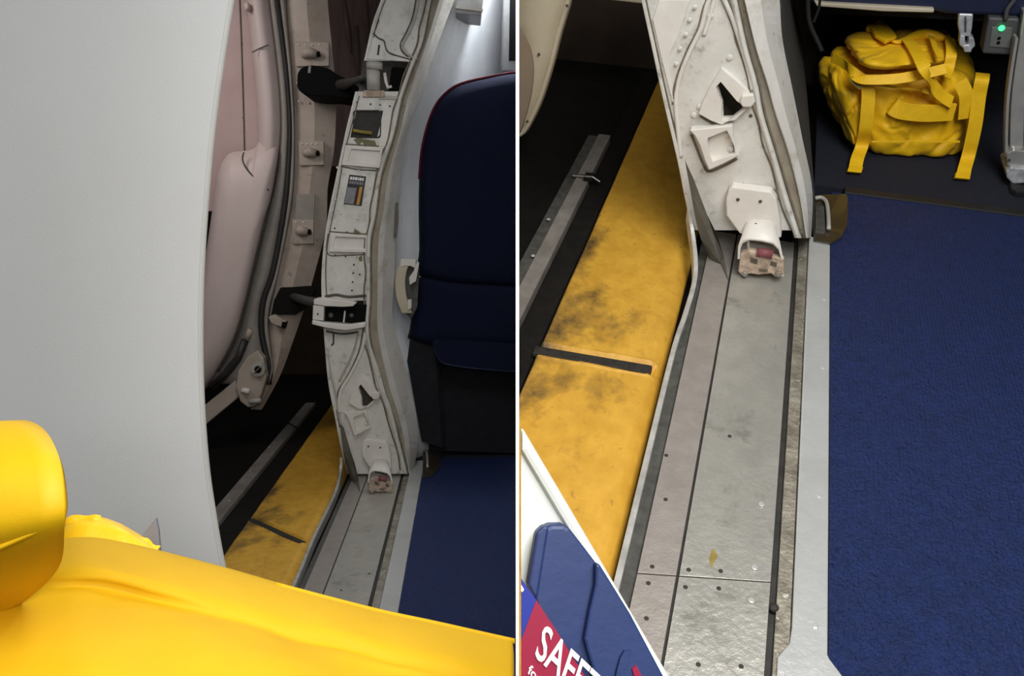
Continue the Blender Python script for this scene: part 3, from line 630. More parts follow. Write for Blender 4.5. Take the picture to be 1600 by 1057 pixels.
seam(LB, [(583, 52), (592, 60), (600, 64), (604, 78), (614, 85), (645, 94)], YL - .004, jL, .003, SLOT)
seam(LB, [(651, -8), (645, 25), (635, 50), (626, 68), (628, 80), (638, 89)], YL - .001, jL, .003, SLOT)
SX = 0.545
PT = lambda u, v: (566 + (u - 1130) * SX, 617 + (v - 155) * .585 )
tri_bracket(LB, PT, YL, jL, faceL)
PF = lambda u, v: (591 + (u - 1182) * .535, 712 + (v - 335) * .605)
foot(LB, PF, YL, jL, 1.0, 2.3)
copies('rivet', rivet_y, jL, L([(575, 584), (592, 680)], YL - .001))
t = thing('corner_cover', LB, LB.z(668, 745, 0), 'dull dark corner cover at the foot of the tall post', 'corner cover')
make('cover', LB, MB().prism([LB.z(u, v, .014) for u, v in [(661, 701), (688, 699), (690, 705), (687, 730), (676, 742), (660, 745)]], (0, 0, -.010)), BRPL, t, bevel=.004)
make('clip', LB, MB().tube([LB.z(q.x, q.y, .022) for q in cr([(661, 706, 0), (664, 705, 0), (667, 709, 0), (668, 730, 0)], 5)], .006, 8), GPAINT, t, smooth=True)

# ================================================================ left bay: the open door
YD = 4.45
dr = thing('aircraft_door', LB, (-1.2, YD, .15), 'open pale pink aircraft door with black rubber seal and riveted edge', 'door')
eL = curve([(447, -12), (449, 30), (455, 100), (460, 200), (458, 300), (447, 370), (432, 440), (420, 500), (424, 560), (415, 600), (390, 645)])
eR = curve([(510, -12), (512, 20), (518, 80), (524, 162), (520, 240), (511, 292), (508, 356), (492, 421), (478, 470), (456, 535), (435, 590), (405, 645)])
vs = lsp(-170, 640, 60)
make('edge_face', LB, MB().loft([line(LB, eL, vs, YD), line(LB, lambda v: (eL(v) + eR(v)) / 2, vs, YD - .02), line(LB, eR, vs, YD + .02), line(LB, lambda v: eR(v) - 3, vs, YD + .14)]), DEDGE, dr, solid=.01, smooth=False)
nR = curve([(419, -12), (420, 0), (430, 80), (437, 150), (438, 210), (432, 270), (424, 310), (415, 340), (397, 415), (381, 483), (365, 535), (341, 580), (318, 610)])
sD = curve([(431, -12), (432, 0), (440, 60), (448, 130), (452, 200), (450, 260), (446, 310), (437, 370), (425, 430), (411, 470), (408, 510), (412, 540), (422, 575), (418, 610)])
vq = lsp(-170, 600, 60)
make('inner_seal', LB, MB().loft([line(LB, nR, vq, YD - .02), line(LB, lambda v: (nR(v) + sD(v)) / 2, vq, YD - .05), line(LB, sD, vq, YD - .015)]), SEALG, dr, solid=.006, smooth=True)
make('rubber_seal', LB, MB().tube([LB.y(sD(v), v, YD - .02) for v in vq], .017, 10), SEALD, dr, smooth=True)
make('outer_seal', LB, MB().loft([line(LB, lambda v: sD(v) + 4, vq, YD - .012), line(LB, lambda v: (sD(v) + 4 + eL(v)) / 2, vq, YD - .04), line(LB, lambda v: max(eL(v), sD(v) + 6), vq, YD - .006)]), SEALG, dr, solid=.006, smooth=True)
make('back_panel', LB, MB().prism(L([(300, -170), (385, -170), (400, -20), (420, 330), (300, 330)], YD + .06), (0, .03, 0)), PINKP, dr)
copies('screw', rivet_d, dr, L([(378, 69), (380, 184)], YD + .059))
make('panel_seam', LB, MB().tube(L([(374, -10), (377, 60), (381, 190), (382, 240)], YD + .058), .004, 6), SLOT, dr)
cL = curve([(383, -12), (386, 10), (394, 81), (401, 146), (404, 215), (404, 260)])
v1 = lsp(-170, 258, 30)
make('lining_column', LB, MB().loft([line(LB, cL, v1, YD + .05), line(LB, lambda v: cL(v) + 3, v1, YD - .03), line(LB, lambda v: cL(v) + (nR(v) - cL(v)) * .35, v1, YD - .08), line(LB, lambda v: cL(v) + (nR(v) - cL(v)) * .7, v1, YD - .07), line(LB, nR, v1, YD - .02)]), PINK, dr, smooth=True)
# bulged lower lining: outline pillowed towards the camera
ol = [(404, 222), (398, 231), (388, 235), (364, 238), (352, 246), (342, 266), (336, 296), (330, 340), (318, 420), (300, 520), (290, 640), (318, 612), (341, 580), (365, 535), (381, 483), (397, 415), (415, 340), (424, 310), (432, 270), (437, 225), (425, 215)]
cen = Vector((375, 400, 0)); m = MB(); Ls = []
olc = cr([(u, v, 0) for u, v in ol] + [(404, 222, 0)], 4)[:-1]
for s, dy in ((1, .03), (.97, -.03), (.92, -.07), (.8, -.10), (.55, -.12), (.25, -.125)):
    Ls.append([LB.y(cen.x + (q.x - cen.x) * s, (q.y - cen.y) * s + cen.y, YD + dy) for q in olc])
for r in Ls: r.append(r[0])
m.loft(Ls); m.add(Ls[-1][:-1], [list(range(len(Ls[-1]) - 1))]); make('lining_bulge', LB, m, PINK, dr, smooth=True)
rib(LB, [(381, 238), (379, 248), (383, 260), (392, 272), (404, 283), (420, 298)], YD - .105, .004, dr, SLOT, 'lining_seam')
rib(LB, [(420, 298), (418, 320), (415, 340), (397, 415), (381, 483), (365, 535), (341, 580)], YD - .05, .006, dr, SLOT, 'lining_seam')
make('column_seam', LB, MB().tube(L([(394, 82), (405, 76), (420, 70)], YD - .085), .003, 6), SLOT, dr)
make('lining_stop', LB, MB().prism(L([(380, 5), (387, 2), (389, 12), (383, 16)], YD - .09), (0, .06, 0)), PINK, dr, bevel=.006)
# guide fittings on the door edge
for cx_, cy_, wd, nrv in ((487, 85, 27, 4), (486, 240, 20, 4), (473, 363, 17, 2)):
    b = make('guide_plate', LB, MB().prism(L([(cx_ - wd, cy_ - 20), (cx_ + wd, cy_ - 19), (cx_ + wd, cy_ + 18), (cx_ - wd + 2, cy_ + 19)], YD - .032), (0, .02, 0)), DEDGE, dr, bevel=.003)
    make('guide_roller', LB, MB().tube(L([(cx_ - wd * .6, cy_), (cx_ - 4, cy_ - 3), (cx_ + 8, cy_)], YD - .05), [.018, .028, .02], 12), DEDGE, b, smooth=True)
    make('roller_tip', LB, MB().tube(L([(cx_ + 8, cy_), (cx_ + 13, cy_ - 1)], YD - .05), .013, 8), BLACK, b)
    copies('rivet', rivet_s, b, L([(cx_ - wd + 6 + k * (2 * wd - 10) / nrv, cy_ - 15) for k in range(nrv)], YD - .033))
make('edge_placard', LB, MB().prism(L([(463, 304), (492, 303), (490, 346), (462, 344)], YD - .028), (0, .01, 0)), SEALG, dr)
copies('rivet', rivet_s, dr, L([(467, 158), (482, 160), (497, 160), (512, 160), (464, 103), (464, 130)], YD - .028))
make('arm_pocket', LB, MB().prism(L([(438, 450), (482, 448), (492, 455), (474, 485), (462, 492), (424, 492), (428, 470)], YD - .045), (0, .05, 0)), OPENB, dr)  # proud black block stands in for the dark opening around the arm
make('hinge_arm', LB, MB().tube([LB.y(458, 464, YD - .02), LB.y(478, 470, 4.1), LB.y(500, 474, YL + .02)], .022, 8), SLOT, dr, smooth=True)
make('latch_tongue', LB, MB().prism(L([(419, 496), (428, 492), (447, 503), (444, 513), (424, 506)], YD - .08), (0, .05, 0)), DEDGE, dr, bevel=.004)
make('latch_tip', LB, MB().prism(L([(441, 503), (447, 504), (444, 514), (439, 511)], YD - .085), (0, .05, 0)), BLACK, dr)
rk = make('roller_bracket', LB, MB().prism(L([(385, 560), (402, 548), (412, 560), (416, 590), (408, 618), (400, 634), (388, 638), (375, 628), (368, 605), (372, 580)], YD - .10), (0, .06, 0)), DEDGE, dr, bevel=.008)
make('roller', LB, MB().tube(L([(403, 577), (403.5, 577.5)], YD - .13), .032, 14), DEDGE, rk, smooth=True)
make('roller_ring', LB, MB().ring(L([(q[0], q[1]) for q in rrect(403, 578, 11, 11, 10.9)], YD - .135), L([(q[0], q[1]) for q in rrect(403, 578, 6, 6, 5.9)], YD - .135), (0, .04, 0)), GPAINT, rk)
make('roller_hub', LB, MB().disc(L([(403, 578)], YD - .136)[0], (0, -1, 0), .016, .006), BLACK, rk)
make('pin', LB, MB().tube(L([(378, 610), (390, 612)], YD - .12), .016, 8), WPC, rk, smooth=True)
make('pin', LB, MB().tube(L([(390, 628), (408, 626)], YD - .12), .014, 8), GPAINT, rk, smooth=True)
make('lower_link', LB, MB().tube(L([(383, 532), (372, 560), (352, 585), (330, 606)], YD - .06), .02, 8), SEALD, dr, smooth=True)
make('link_cap', LB, MB().tube(L([(386, 530), (392, 515)], YD - .08), .016, 8), DEDGE, dr, smooth=True)
make('bottom_beam', LB, MB().prism(L([(300, 650), (368, 594), (376, 606), (372, 622), (300, 682)], YD - .05), (0, .1, 0)), DEDGE, dr, bevel=.006)
# black strut cover that joins the door to the post
t = thing('strut_cover', LB, LB.y(500, 155, YD - .3), 'black padded strut cover joining the door and the frame post', 'strut cover')
pts = cr([(464, 128, 0), (466, 112, 0), (478, 103, 0), (498, 103, 0), (515, 108, 0), (528, 117, 0), (545, 124, 0), (552, 128, 0), (550, 146, 0), (545, 154, 0), (530, 152, 0), (514, 150, 0), (495, 150, 0), (475, 147, 0), (465, 138, 0), (464, 128, 0)], 4)[:-1]
make('cover', LB, MB().prism([LB.y(q.x, q.y, YD - .30) for q in pts], (0, .30, 0)), BLACK, t, bevel=.02)
make('tag', LB, MB().prism(L([(482, 103), (486, 103), (485, 114), (481, 114)], YD - .302), (0, .003, 0)), GREYP, t)
make('strut_rod', LB, MB().tube([LB.y(530, 134, YD - .26), LB.y(552, 127, 3.95), LB.y(578, 118, YL + .03)], [.03, .016, .014], 8), SLOT, t, smooth=True)

# walls behind
wl = make('wall_back', LB, MB().prism(L([(440, -160), (760, -160), (760, 260), (440, 260)], 5.75), (0, .05, 0)), MAUVE); setprops(wl, 'mauve fabric canopy wall behind the open door', 'wall', kind='structure')
for k, (a, b, v0, v1) in enumerate(((537, 551, 0, 84), (556, 562, 40, 130), (570, 577, -10, 70))):
    o = make('pleat', LB, MB().tube(L([(a, v0), ((a + b) / 2 - 2, (v0 + v1) / 2), (b - 2, v1)], 5.74), [.012, .02, .004], 6), MAUVE, wl, smooth=True)
wl = make('wall_left', LB, MB().prism(L([(100, 200), (900, 200), (900, 700), (100, 700)], 6.6), (0, .05, 0)), BRIDGE); setprops(wl, 'dark brown wall of the jet bridge below the canopy', 'wall', kind='structure')
wr = make('wall_right', RB, MB().box((-2.2, 3.4, -.05), (.23, 3.45, 2.0)), BRIDGE); setprops(wr, 'dark brown jet bridge wall behind the pale door bottom', 'wall', kind='structure')

# white cabin sidewall behind the seat
def wall_line(du, y):
    P = [LB.y(lF(v) + du, v, y) for v in lsp(-170, 700, 30)]; P = [p for p in P if p.z > .03]
    return [LB.y(lF(-170) + du, -170, y)] * 0 + P + [Vector((P[-1].x, y, -.004))]
def resample(P, n=34):
    d = [0]
    for p, q in zip(P, P[1:]): d.append(d[-1] + (q - p).length)
    out = []
    for k in range(n):
        t = d[-1] * k / (n - 1); i = max(m for m in range(len(P) - 1) if d[m] <= t + 1e-9); out.append(P[i].lerp(P[i + 1], min(1, (t - d[i]) / (d[i + 1] - d[i]))))
    return out
a, bq, cq = (resample(wall_line(du, y)) for du, y in ((-4, 4.05), (60, 4.36), (300, 4.7)))
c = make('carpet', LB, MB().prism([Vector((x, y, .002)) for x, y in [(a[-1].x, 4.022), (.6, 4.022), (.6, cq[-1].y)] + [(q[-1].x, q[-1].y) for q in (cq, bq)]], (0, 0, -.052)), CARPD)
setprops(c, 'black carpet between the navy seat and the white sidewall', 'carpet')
sw = make('wall_side', LB, MB().loft([a, bq, cq]), SIDEW, solid=.01, soff=1, smooth=True); setprops(sw, 'glossy white curved sidewall lit by daylight beside the navy seat', 'wall', kind='structure')
o = make('window_1', LB, MB().prism(L([(792, -170), (840, -170), (840, 112), (784, 112)], 4.22), (0, .22, 0)), GREYP, bevel=.008); setprops(o, 'dark grey window surround above the navy seat', 'window', kind='structure')
make('pane', LB, MB().prism(L([(800, -170), (840, -170), (840, 95), (795, 95)], 4.217), (0, .004, 0)), BLACK, o)
t = thing('wall_bracket', LB, LB.y(730, 25, 4.05), 'small grey box bracket high on the white sidewall', 'bracket')
make('box', LB, MB().prism(L([(715, -10), (757, -10), (752, 24), (712, 20)], 4.02), (0, .22, 0)), GREYP, t, bevel=.004)
make('flap', LB, MB().prism(L([(712, 9), (755, 14), (754, 18), (712, 13)], 4.01), (0, .02, 0)), SEALG, t)
make('vent_slot', LB, MB().prism(L([(617, 318), (622, 316), (622, 345), (619, 372), (615, 372)], 3.86), (0, .02, 0)), OLIVE, jL)

# ================================================================ left bay: navy seat
YS = 3.98
st = thing('cabin_seat', LB, (-.08, YS, .0), 'navy fabric cabin seat with red piping seen from behind', 'seat')
def pillow(ol, y, d, cen, rounds=((1, 1), (.985, .45), (.955, .15), (.90, 0)), n=4, bulge=.012):
    """rounded slab from a pixel outline: back at y+d, front face at y"""
    P = cr([(u, v, 0) for u, v in ol] + [(ol[0][0], ol[0][1], 0)], n)[:-1]; rows = []
    for s, k in rounds:
        rows.append([LB.y(cen[0] + (q.x - cen[0]) * s, cen[1] + (q.y - cen[1]) * s, y + d * k) for q in P])
    for s in (.6, .25): rows.append([LB.y(cen[0] + (q.x - cen[0]) * s, cen[1] + (q.y - cen[1]) * s, y - bulge * (1 - s)) for q in P])
    for r in rows: r.append(r[0])
    m = MB().loft(rows); k = len(rows[0]) - 1
    m.add(rows[-1][:-1], [list(range(k))]); m.add(rows[0][:-1], [list(range(k))]); return m
ol = [(900, 112), (806, 113), (760, 121), (720, 131), (697, 145), (680, 166), (668, 196), (659, 235), (655, 280), (654, 330), (655, 390), (654, 430), (700, 445), (800, 452), (900, 452)]
make('backrest', LB, pillow(ol, YS, .10, (800, 300)), SEATN, st, smooth=True)
ol = [(900, 446), (800, 446), (700, 440), (654, 434), (648, 470), (640, 515), (642, 532), (700, 545), (806, 548), (900, 548)]
make('pocket_band', LB, pillow(ol, YS - .02, .12, (800, 495)), SEATN, st, smooth=True)
make('piping', LB, MB().tube([LB.y(q.x, q.y, YS + .06) for q in cr([(840, 112, 0), (806, 113, 0), (760, 121, 0), (720, 131, 0), (697, 145, 0), (680, 166, 0), (668, 196, 0), (659, 235, 0), (655, 280, 0)], 6)], .006, 8), RED, st, smooth=True)
tr = [(900, 545), (700, 532), (682, 531), (676, 538), (682, 558), (694, 570), (740, 577), (806, 583), (900, 588)]
make('seat_pan', LB, MB().prism([LB.y(q.x, q.y, YS - .06) for q in cr([(u, v, 0) for u, v in tr], 4)], (0, .25, 0)), SEATN, st, bevel=.006)
make('pan_edge', LB, MB().tube([LB.y(q.x, q.y, YS - .062) for q in cr([(683, 532, 0), (679, 545, 0), (685, 560, 0), (697, 569, 0), (740, 576, 0), (806, 581, 0), (840, 583, 0)], 6)], .0035, 8), NAVYG, st, smooth=True)
make('under_shade_box', LB, MB().prism(L([(664, 560), (900, 575), (900, 712), (670, 704)], YS + .08), (.14, .14, 0)), CHAR, st)  # charcoal box stands in for shade in the open space under the seat
make('side_shade', LB, MB().prism(L([(642, 520), (680, 535), (690, 700), (659, 690), (641, 590), (636, 565)], YS + .02), (.02, .03, 0)), CHAR, st)  # charcoal sheet carries the under-seat shade on to the side
# armrest bracket at the seat's side
ar = thing('armrest_bracket', LB, LB.y(635, 490, 3.93), 'cream curved armrest bracket with white buckle beside navy seat', 'armrest')
make('bracket_bow', LB, MB().ribbon([LB.y(q.x, q.y, 3.90) for q in cr([(634, 407, 0), (627, 425, 0), (625, 445, 0), (628, 468, 0), (636, 490, 0)], 6)], Vector((.024, 0, 0)), (0, .03, 0)), BEIGED, ar, bevel=.004)
make('bracket_cap', LB, MB().prism(L([(626, 405), (650, 406), (649, 420), (642, 416), (632, 416), (625, 418)], 3.895), (0, .05, 0)), WPC, ar, bevel=.003)
make('buckle', LB, MB().prism(L([(646, 424), (652, 408), (655, 412), (650, 440), (640, 446), (639, 434)], 3.89), (0, .03, 0)), WPC, ar, bevel=.003)
make('buckle_tip', LB, MB().prism(L([(637, 469), (643, 468), (643, 482), (637, 485)], 3.89), (0, .02, 0)), WPC, ar, bevel=.002)
make('bracket_back', LB, MB().prism(L([(622, 420), (640, 405), (655, 420), (652, 480), (642, 500), (628, 480), (621, 450)], 3.935), (0, .03, 0)), SLOT, ar)

# ================================================================ left bay foreground: bulkhead, tab, yellow bag
ed = cr([(398, -200, 0), (380, -100, 0), (362, 0, 0), (345, 110, 0), (332, 210, 0), (323, 310, 0), (316, 420, 0), (314, 520, 0), (316, 620, 0), (323, 720, 0), (334, 800, 0), (350, 888, 0), (380, 1010, 0), (400, 1090, 0)], 6)
YB = 1.32
def bk(frac, e): # surface sags gently like a moulded panel
    u = -600 + (e.x + 600) * frac
    return LB.y(u, e.y, YB + .05 * math.sin(frac * 3.1) ** 2 + .06 * (1 - frac))
b = make('wall_bulkhead', LB, MB().loft([[bk(f, e) for e in ed] for f in lsp(0, 1, 110)]), BULK, solid=.012, soff=0)
setprops(b, 'pale grey moulded bulkhead panel with curved edge behind the yellow bag', 'wall', kind='structure')
make('edge_trim', LB, MB().tube([LB.y(e.x - 2, e.y, YB) for e in ed], .006, 8), BULKR, b, smooth=True)
o = make('cloth_tab', LB, MB().prism([LB.y(u, v, .865) for u, v in [(243, 811), (247, 830), (252, 890), (200, 890), (222, 838)]], (0, .006, 0)), GTRI, bevel=.001)
setprops(o, 'small grey triangular tab poking up behind the yellow bag', 'tab')
vsil = curve([(858, -140), (850, 0), (842, 80), (838, 130), (848, 190), (862, 250), (888, 350), (911, 430), (935, 520), (955, 600), (972, 680), (1000, 806), (1010, 860)])
fb = thing('yellow_bag', LB, LB.y(300, 1057, .62) + Vector((0, 0, -.26)), 'large smooth yellow bag in front of the pale bulkhead', 'bag')
us = lsp(-140, 815, 60)
rows = []
def bagline(fn): rows.append([fn(u) for u in us])
wob = lambda u, k: noise.noise(Vector((u * .012, k * 1.7, 3.1)))
Z = Vector((0, 0, 1))
bagline(lambda u: LB.y(u, vsil(u), .80) + Vector((0, .06, -.40)))
bagline(lambda u: LB.y(u, vsil(u), .80) + Vector((0, .09, -.20)))
bagline(lambda u: LB.y(u, vsil(u), .80) + Vector((0, .07, -.07)))
bagline(lambda u: LB.y(u, vsil(u), .80) + Vector((0, .03, -.012)))
bagline(lambda u: LB.y(u, vsil(u), .80))
bagline(lambda u: LB.y(u, vsil(u) + 10, .775))
bagline(lambda u: LB.y(u, vsil(u) + 32 + 5 * wob(u, 1), .735))
gs = lambda u, c, w_: math.exp(-((u - c) / w_) ** 2)
bagline(lambda u: LB.y(u, vsil(u) + 62 + 10 * wob(u, 2), .70 - .010 * gs(u, 170, 120)))
bagline(lambda u: LB.y(u, vsil(u) + 76 + 8 * wob(u, 2), .70 + .016 * gs(u, 190, 110) + .008 * gs(u, 520, 150)))
bagline(lambda u: LB.y(u, vsil(u) + 86 + 8 * wob(u, 2.5), .685 + .008 * gs(u, 210, 110)))
bagline(lambda u: LB.y(u, vsil(u) + 95 + 10 * wob(u, 3), .68 + .012 * math.sin(u * .012)))
bagline(lambda u: LB.y(u, vsil(u) + 130 + 10 * wob(u, 4), .64 + .012 * math.sin(u * .012)))
bagline(lambda u: LB.y(u, vsil(u) + 190, .60))
bagline(lambda u: LB.y(u, vsil(u) + 260, .56))
bagline(lambda u: LB.y(u, vsil(u) + 260, .56) + Vector((0, .02, -.10)))
bagline(lambda u: LB.y(u, vsil(u) + 260, .56) + Vector((0, .08, -.16)))
make('body', LB, MB().loft(rows, closed=True, caps=True), FBAG, fb, smooth=True, sub=1)
make('piping', LB, MB().tube([LB.y(u, vsil(u) + 3, .795) for u in lsp(430, 806, 24)], .0028, 8), FBAG, fb, smooth=True)
fl = cr([(88, 832, 0), (100, 815, 0), (125, 808, 0), (155, 808, 0), (185, 817, 0), (212, 832, 0), (232, 845, 0), (248, 860, 0)], 5)
m = MB().loft([[LB.y(q.x, q.y + 60, .90) for q in fl], [LB.y(q.x, q.y + 8, .88) for q in fl], [LB.y(q.x, q.y, .86) for q in fl], [LB.y(q.x + 2, q.y + 6, .835) for q in fl], [LB.y(q.x + 2, q.y + 18 + 5 * math.sin(q.x * .09), .82) for q in fl], [LB.y(q.x, q.y + 60, .81) for q in fl]])
make('flap', LB, m, YBAG, fb, smooth=True)
make('flap_fold', LB, MB().tube([LB.y(q.x, q.y, .84) for q in cr([(100, 818, 0), (140, 812, 0), (165, 822, 0), (190, 836, 0), (225, 850, 0), (245, 862, 0)], 5)], [.004 + .003 * math.sin(i * .7) ** 2 for i in range(26)], 8), YBAG, fb, smooth=True)
# wide webbing handle loop
edge = cr([Vector(p) for p in [(10, 700, .70), (28, 664, .66), (66, 674, .62), (93, 716, .58), (102, 780, .56), (101, 825, .567), (95, 872, .62), (72, 905, .66), (32, 938, .68), (-10, 962, .70)]], 6)
left = [Vector((-170, q.y + (q.y - 664) * .10 + 8 + 60 * max(0, (q.y - 760) / 100), q.z)) for q in edge]
rows = []
for f in lsp(0, 1, 8): rows.append([LB.y(a.x + (b_.x - a.x) * f, a.y + (b_.y - a.y) * f, a.z) for a, b_ in zip(left, edge)])
make('handle_loop', LB, MB().loft(rows), FLOOP, fb, solid=.006, smooth=True)
make('handle_seam', LB, MB().tube([LB.y(u, v, y) for u, v, y in [(-100, 885, .566), (0, 856, .564), (45, 836, .5625), (98, 812, .561)]], .002, 6), FLOOP, fb, smooth=True)

# ================================================================ right bay: pale door bottom, beam, seat parts
YDR = 2.25
dd = thing('aircraft_door', RB, RB.y(830, 210, YDR), 'cream curved lower end of an open aircraft door', 'door')
op = cr([(912, -140, 0), (905, -70, 0), (895, -15, 0), (890, 10, 0), (878, 50, 0), (864, 105, 0), (848, 155, 0), (833, 188, 0), (821, 207, 0), (806, 214, 0)], 5)
R_ = lambda pts, y: [RB.y(u, v, y) for u, v in pts]
make('skin', RB, MB().loft([[RB.y(760, q.y, YDR - .05) for q in op], [RB.y(q.x - 22, q.y, YDR - .02) for q in op], [RB.y(q.x - 8, q.y, YDR) for q in op], [RB.y(q.x, q.y, YDR + .05) for q in op], [RB.y(q.x - 2, q.y, YDR + .2) for q in op]]), BEIGED, dd, solid=.006, smooth=True)
make('edge_bead', RB, MB().tube([RB.y(q.x - 5, q.y, YDR - .002) for q in op], .008, 8), BEIGED, dd, smooth=True)
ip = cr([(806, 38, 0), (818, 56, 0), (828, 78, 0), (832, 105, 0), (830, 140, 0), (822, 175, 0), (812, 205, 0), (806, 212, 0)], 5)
make('brown_panel', RB, MB().loft([[RB.y(770, q.y, YDR - .06) for q in ip], [RB.y(q.x, q.y, YDR - .05) for q in ip], [RB.y(q.x + 1, q.y, YDR - .03) for q in ip]]), BROWN, dd, solid=.004)  # browner and darker than the cream skin around it
copies('screw', rivet_d, dd, R_([(886, 9), (842, 85), (824, 190)], YDR - .03))
o = make('cross_beam', RB, MB().prism(R_([(915, -20), (1040, -20), (1040, 10), (960, 1), (915, -4)], 2.9), (0, .1, 0)), BEIGED, bevel=.004); setprops(o, 'pale beam edge crossing between open door and frame post', 'beam')
vw = lsp(-170, 330, 24); na = line(RB, rF, vw, YJ + .19)
na = na + [Vector((na[-1].x + .015, na[-1].y, -.01))]
wsd = make('wall_side', RB, MB().loft([na, [p + Vector((-.03, .6, 0)) for p in na], [p + Vector((-.06, 1.12, 0)) for p in na]]), SIDED, solid=.015); setprops(wsd, 'dark grey carpeted sidewall between post and duffel', 'wall', kind='structure')
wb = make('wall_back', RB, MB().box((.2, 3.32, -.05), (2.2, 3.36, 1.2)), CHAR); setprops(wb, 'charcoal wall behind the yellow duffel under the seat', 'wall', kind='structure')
# seat above the duffel
YC = 2.72
seat = thing('passenger_seat', RB, RB.z(1590, 290, 0), 'navy seat cushion on a polished leg above the yellow duffel', 'seat')
make('cushion', RB, MB().prism(R_([(1262, -60), (1700, -60), (1700, 27), (1600, 26), (1480, 22), (1462, 18), (1266, 6)], YC), (0, .5, 0)), SEATL, seat, bevel=.01)
make('front_bar', RB, MB().prism(R_([(1272, 2), (1290, 5), (1460, 14), (1459, 20), (1380, 18), (1276, 10)], YC - .02), (0, .03, 0)), BEIGED, seat, bevel=.003)
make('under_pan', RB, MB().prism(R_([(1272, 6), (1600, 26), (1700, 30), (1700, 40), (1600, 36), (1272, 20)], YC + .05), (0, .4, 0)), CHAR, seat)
# cables, buckle, outlet box, leg
o = make('hanging_cable', RB, MB().tube([RB.y(q.x, q.y, 2.6) for q in cr([(1262, -10, 0), (1263, 25, 0), (1268, 45, 0), (1276, 62, 0), (1284, 80, 0)], 6)], .007, 8), TRIMD, smooth=True); setprops(o, 'thick dark cable hanging down beside the yellow duffel', 'cable')
o = make('hanging_cable', RB, MB().tube([RB.y(q.x, q.y, 2.62) for q in cr([(1282, -10, 0), (1280, 10, 0), (1275, 25, 0), (1271, 35, 0)], 6)], .004, 8), TRIMD, smooth=True); setprops(o, 'short thin dark cable joining the thicker cable', 'cable')
bk_ = thing('seat_buckle', RB, RB.y(1512, 85, 2.74), 'pale metal clamp hanging under the seat beside the outlet', 'clamp')
make('plate', RB, MB().prism(R_([(1498, 21), (1521, 22), (1519, 44), (1516, 58), (1500, 56), (1497, 40)], 2.72), (0, .03, 0)), SILVER, bk_, bevel=.004)
make('jaw', RB, MB().prism(R_([(1500, 55), (1508, 56), (1508, 70), (1513, 70), (1514, 57), (1522, 60), (1524, 72), (1518, 78), (1518, 82), (1507, 82), (1506, 76), (1499, 70)], 2.71), (0, .04, 0)), SILVER, bk_, bevel=.003)
make('slot', RB, MB().prism(R_([(1507, 26), (1510, 26), (1510, 50), (1507, 50)], 2.718), (0, .003, 0)), SLOT, bk_)
ob = thing('power_outlet', RB, RB.y(1562, 85, 2.7), 'dark grey power outlet box with a green light', 'power outlet')
make('box', RB, MB().prism(R_([(1545, 27), (1594, 29), (1588, 87), (1535, 84)], 2.7), (0, .08, 0)), OUTLET, ob, bevel=.006)
fc = make('face_plate', RB, MB().prism(R_([(1550, 42), (1582, 43), (1579, 76), (1546, 73)], 2.697), (0, .004, 0)), OUTF, ob, bevel=.002)
make('led', RB, MB().disc(R_([(1565, 44)], 2.694)[0], (0, -1, 0), .0085, .004), LED, ob)
for q in ((1561, 60), (1560, 67)): make('socket_hole', RB, MB().disc(R_([q], 2.696)[0], (0, -1, 0), .005, .001), BLACK, fc)
make('cable', RB, MB().tube([RB.y(q.x, q.y, 2.69) for q in cr([(1572, 30, 0), (1574, 15, 0), (1585, 0, 0), (1592, -14, 0)], 5)], .006, 8), OUTLET, ob, smooth=True)
A = cr([(1600, 18, 0), (1594, 60, 0), (1586, 110, 0), (1580, 160, 0), (1578, 210, 0), (1578, 245, 0)], 6)
lg = make('leg', RB, MB().ribbon([RB.y(q.x + 11, q.y, 2.62 + .06 * (1 - k / (len(A) - 1))) for k, q in enumerate(A)], Vector((.019, 0, 0)), (0, .042, 0)), CHROME, seat, bevel=.004); lg['label'] = 'curved polished metal leg'
make('leg_flange', RB, MB().ribbon([RB.y(q.x - 5, q.y, 2.61 + .045 * (1 - k / (len(A) - 1))) for k, q in enumerate(A) if k >= 6], Vector((.004, 0, 0)), (0, .04, 0)), GREYP, lg, bevel=.001)
make('clevis', RB, MB().prism(R_([(1573, 240), (1584, 234), (1604, 236), (1606, 262), (1590, 268), (1580, 260), (1573, 260)], 2.60), (0, .05, 0)), CHROME, lg, bevel=.004)
make('track_shoe', RB, MB().prism(R_([(1572, 268), (1580, 262), (1612, 264), (1612, 286), (1582, 288), (1573, 278)], 2.585), (0, .12, 0)), SILVER, lg, bevel=.004)
make('track_base', RB, MB().prism([RB.z(u, v, .018) for u, v in [(1578, 282), (1640, 284), (1640, 300), (1590, 300), (1580, 294)]], (0, 0, -.018)), TRIMD, lg, bevel=.003)
copies('bolt', rivet_d, lg, R_([(1577, 250)], 2.598))

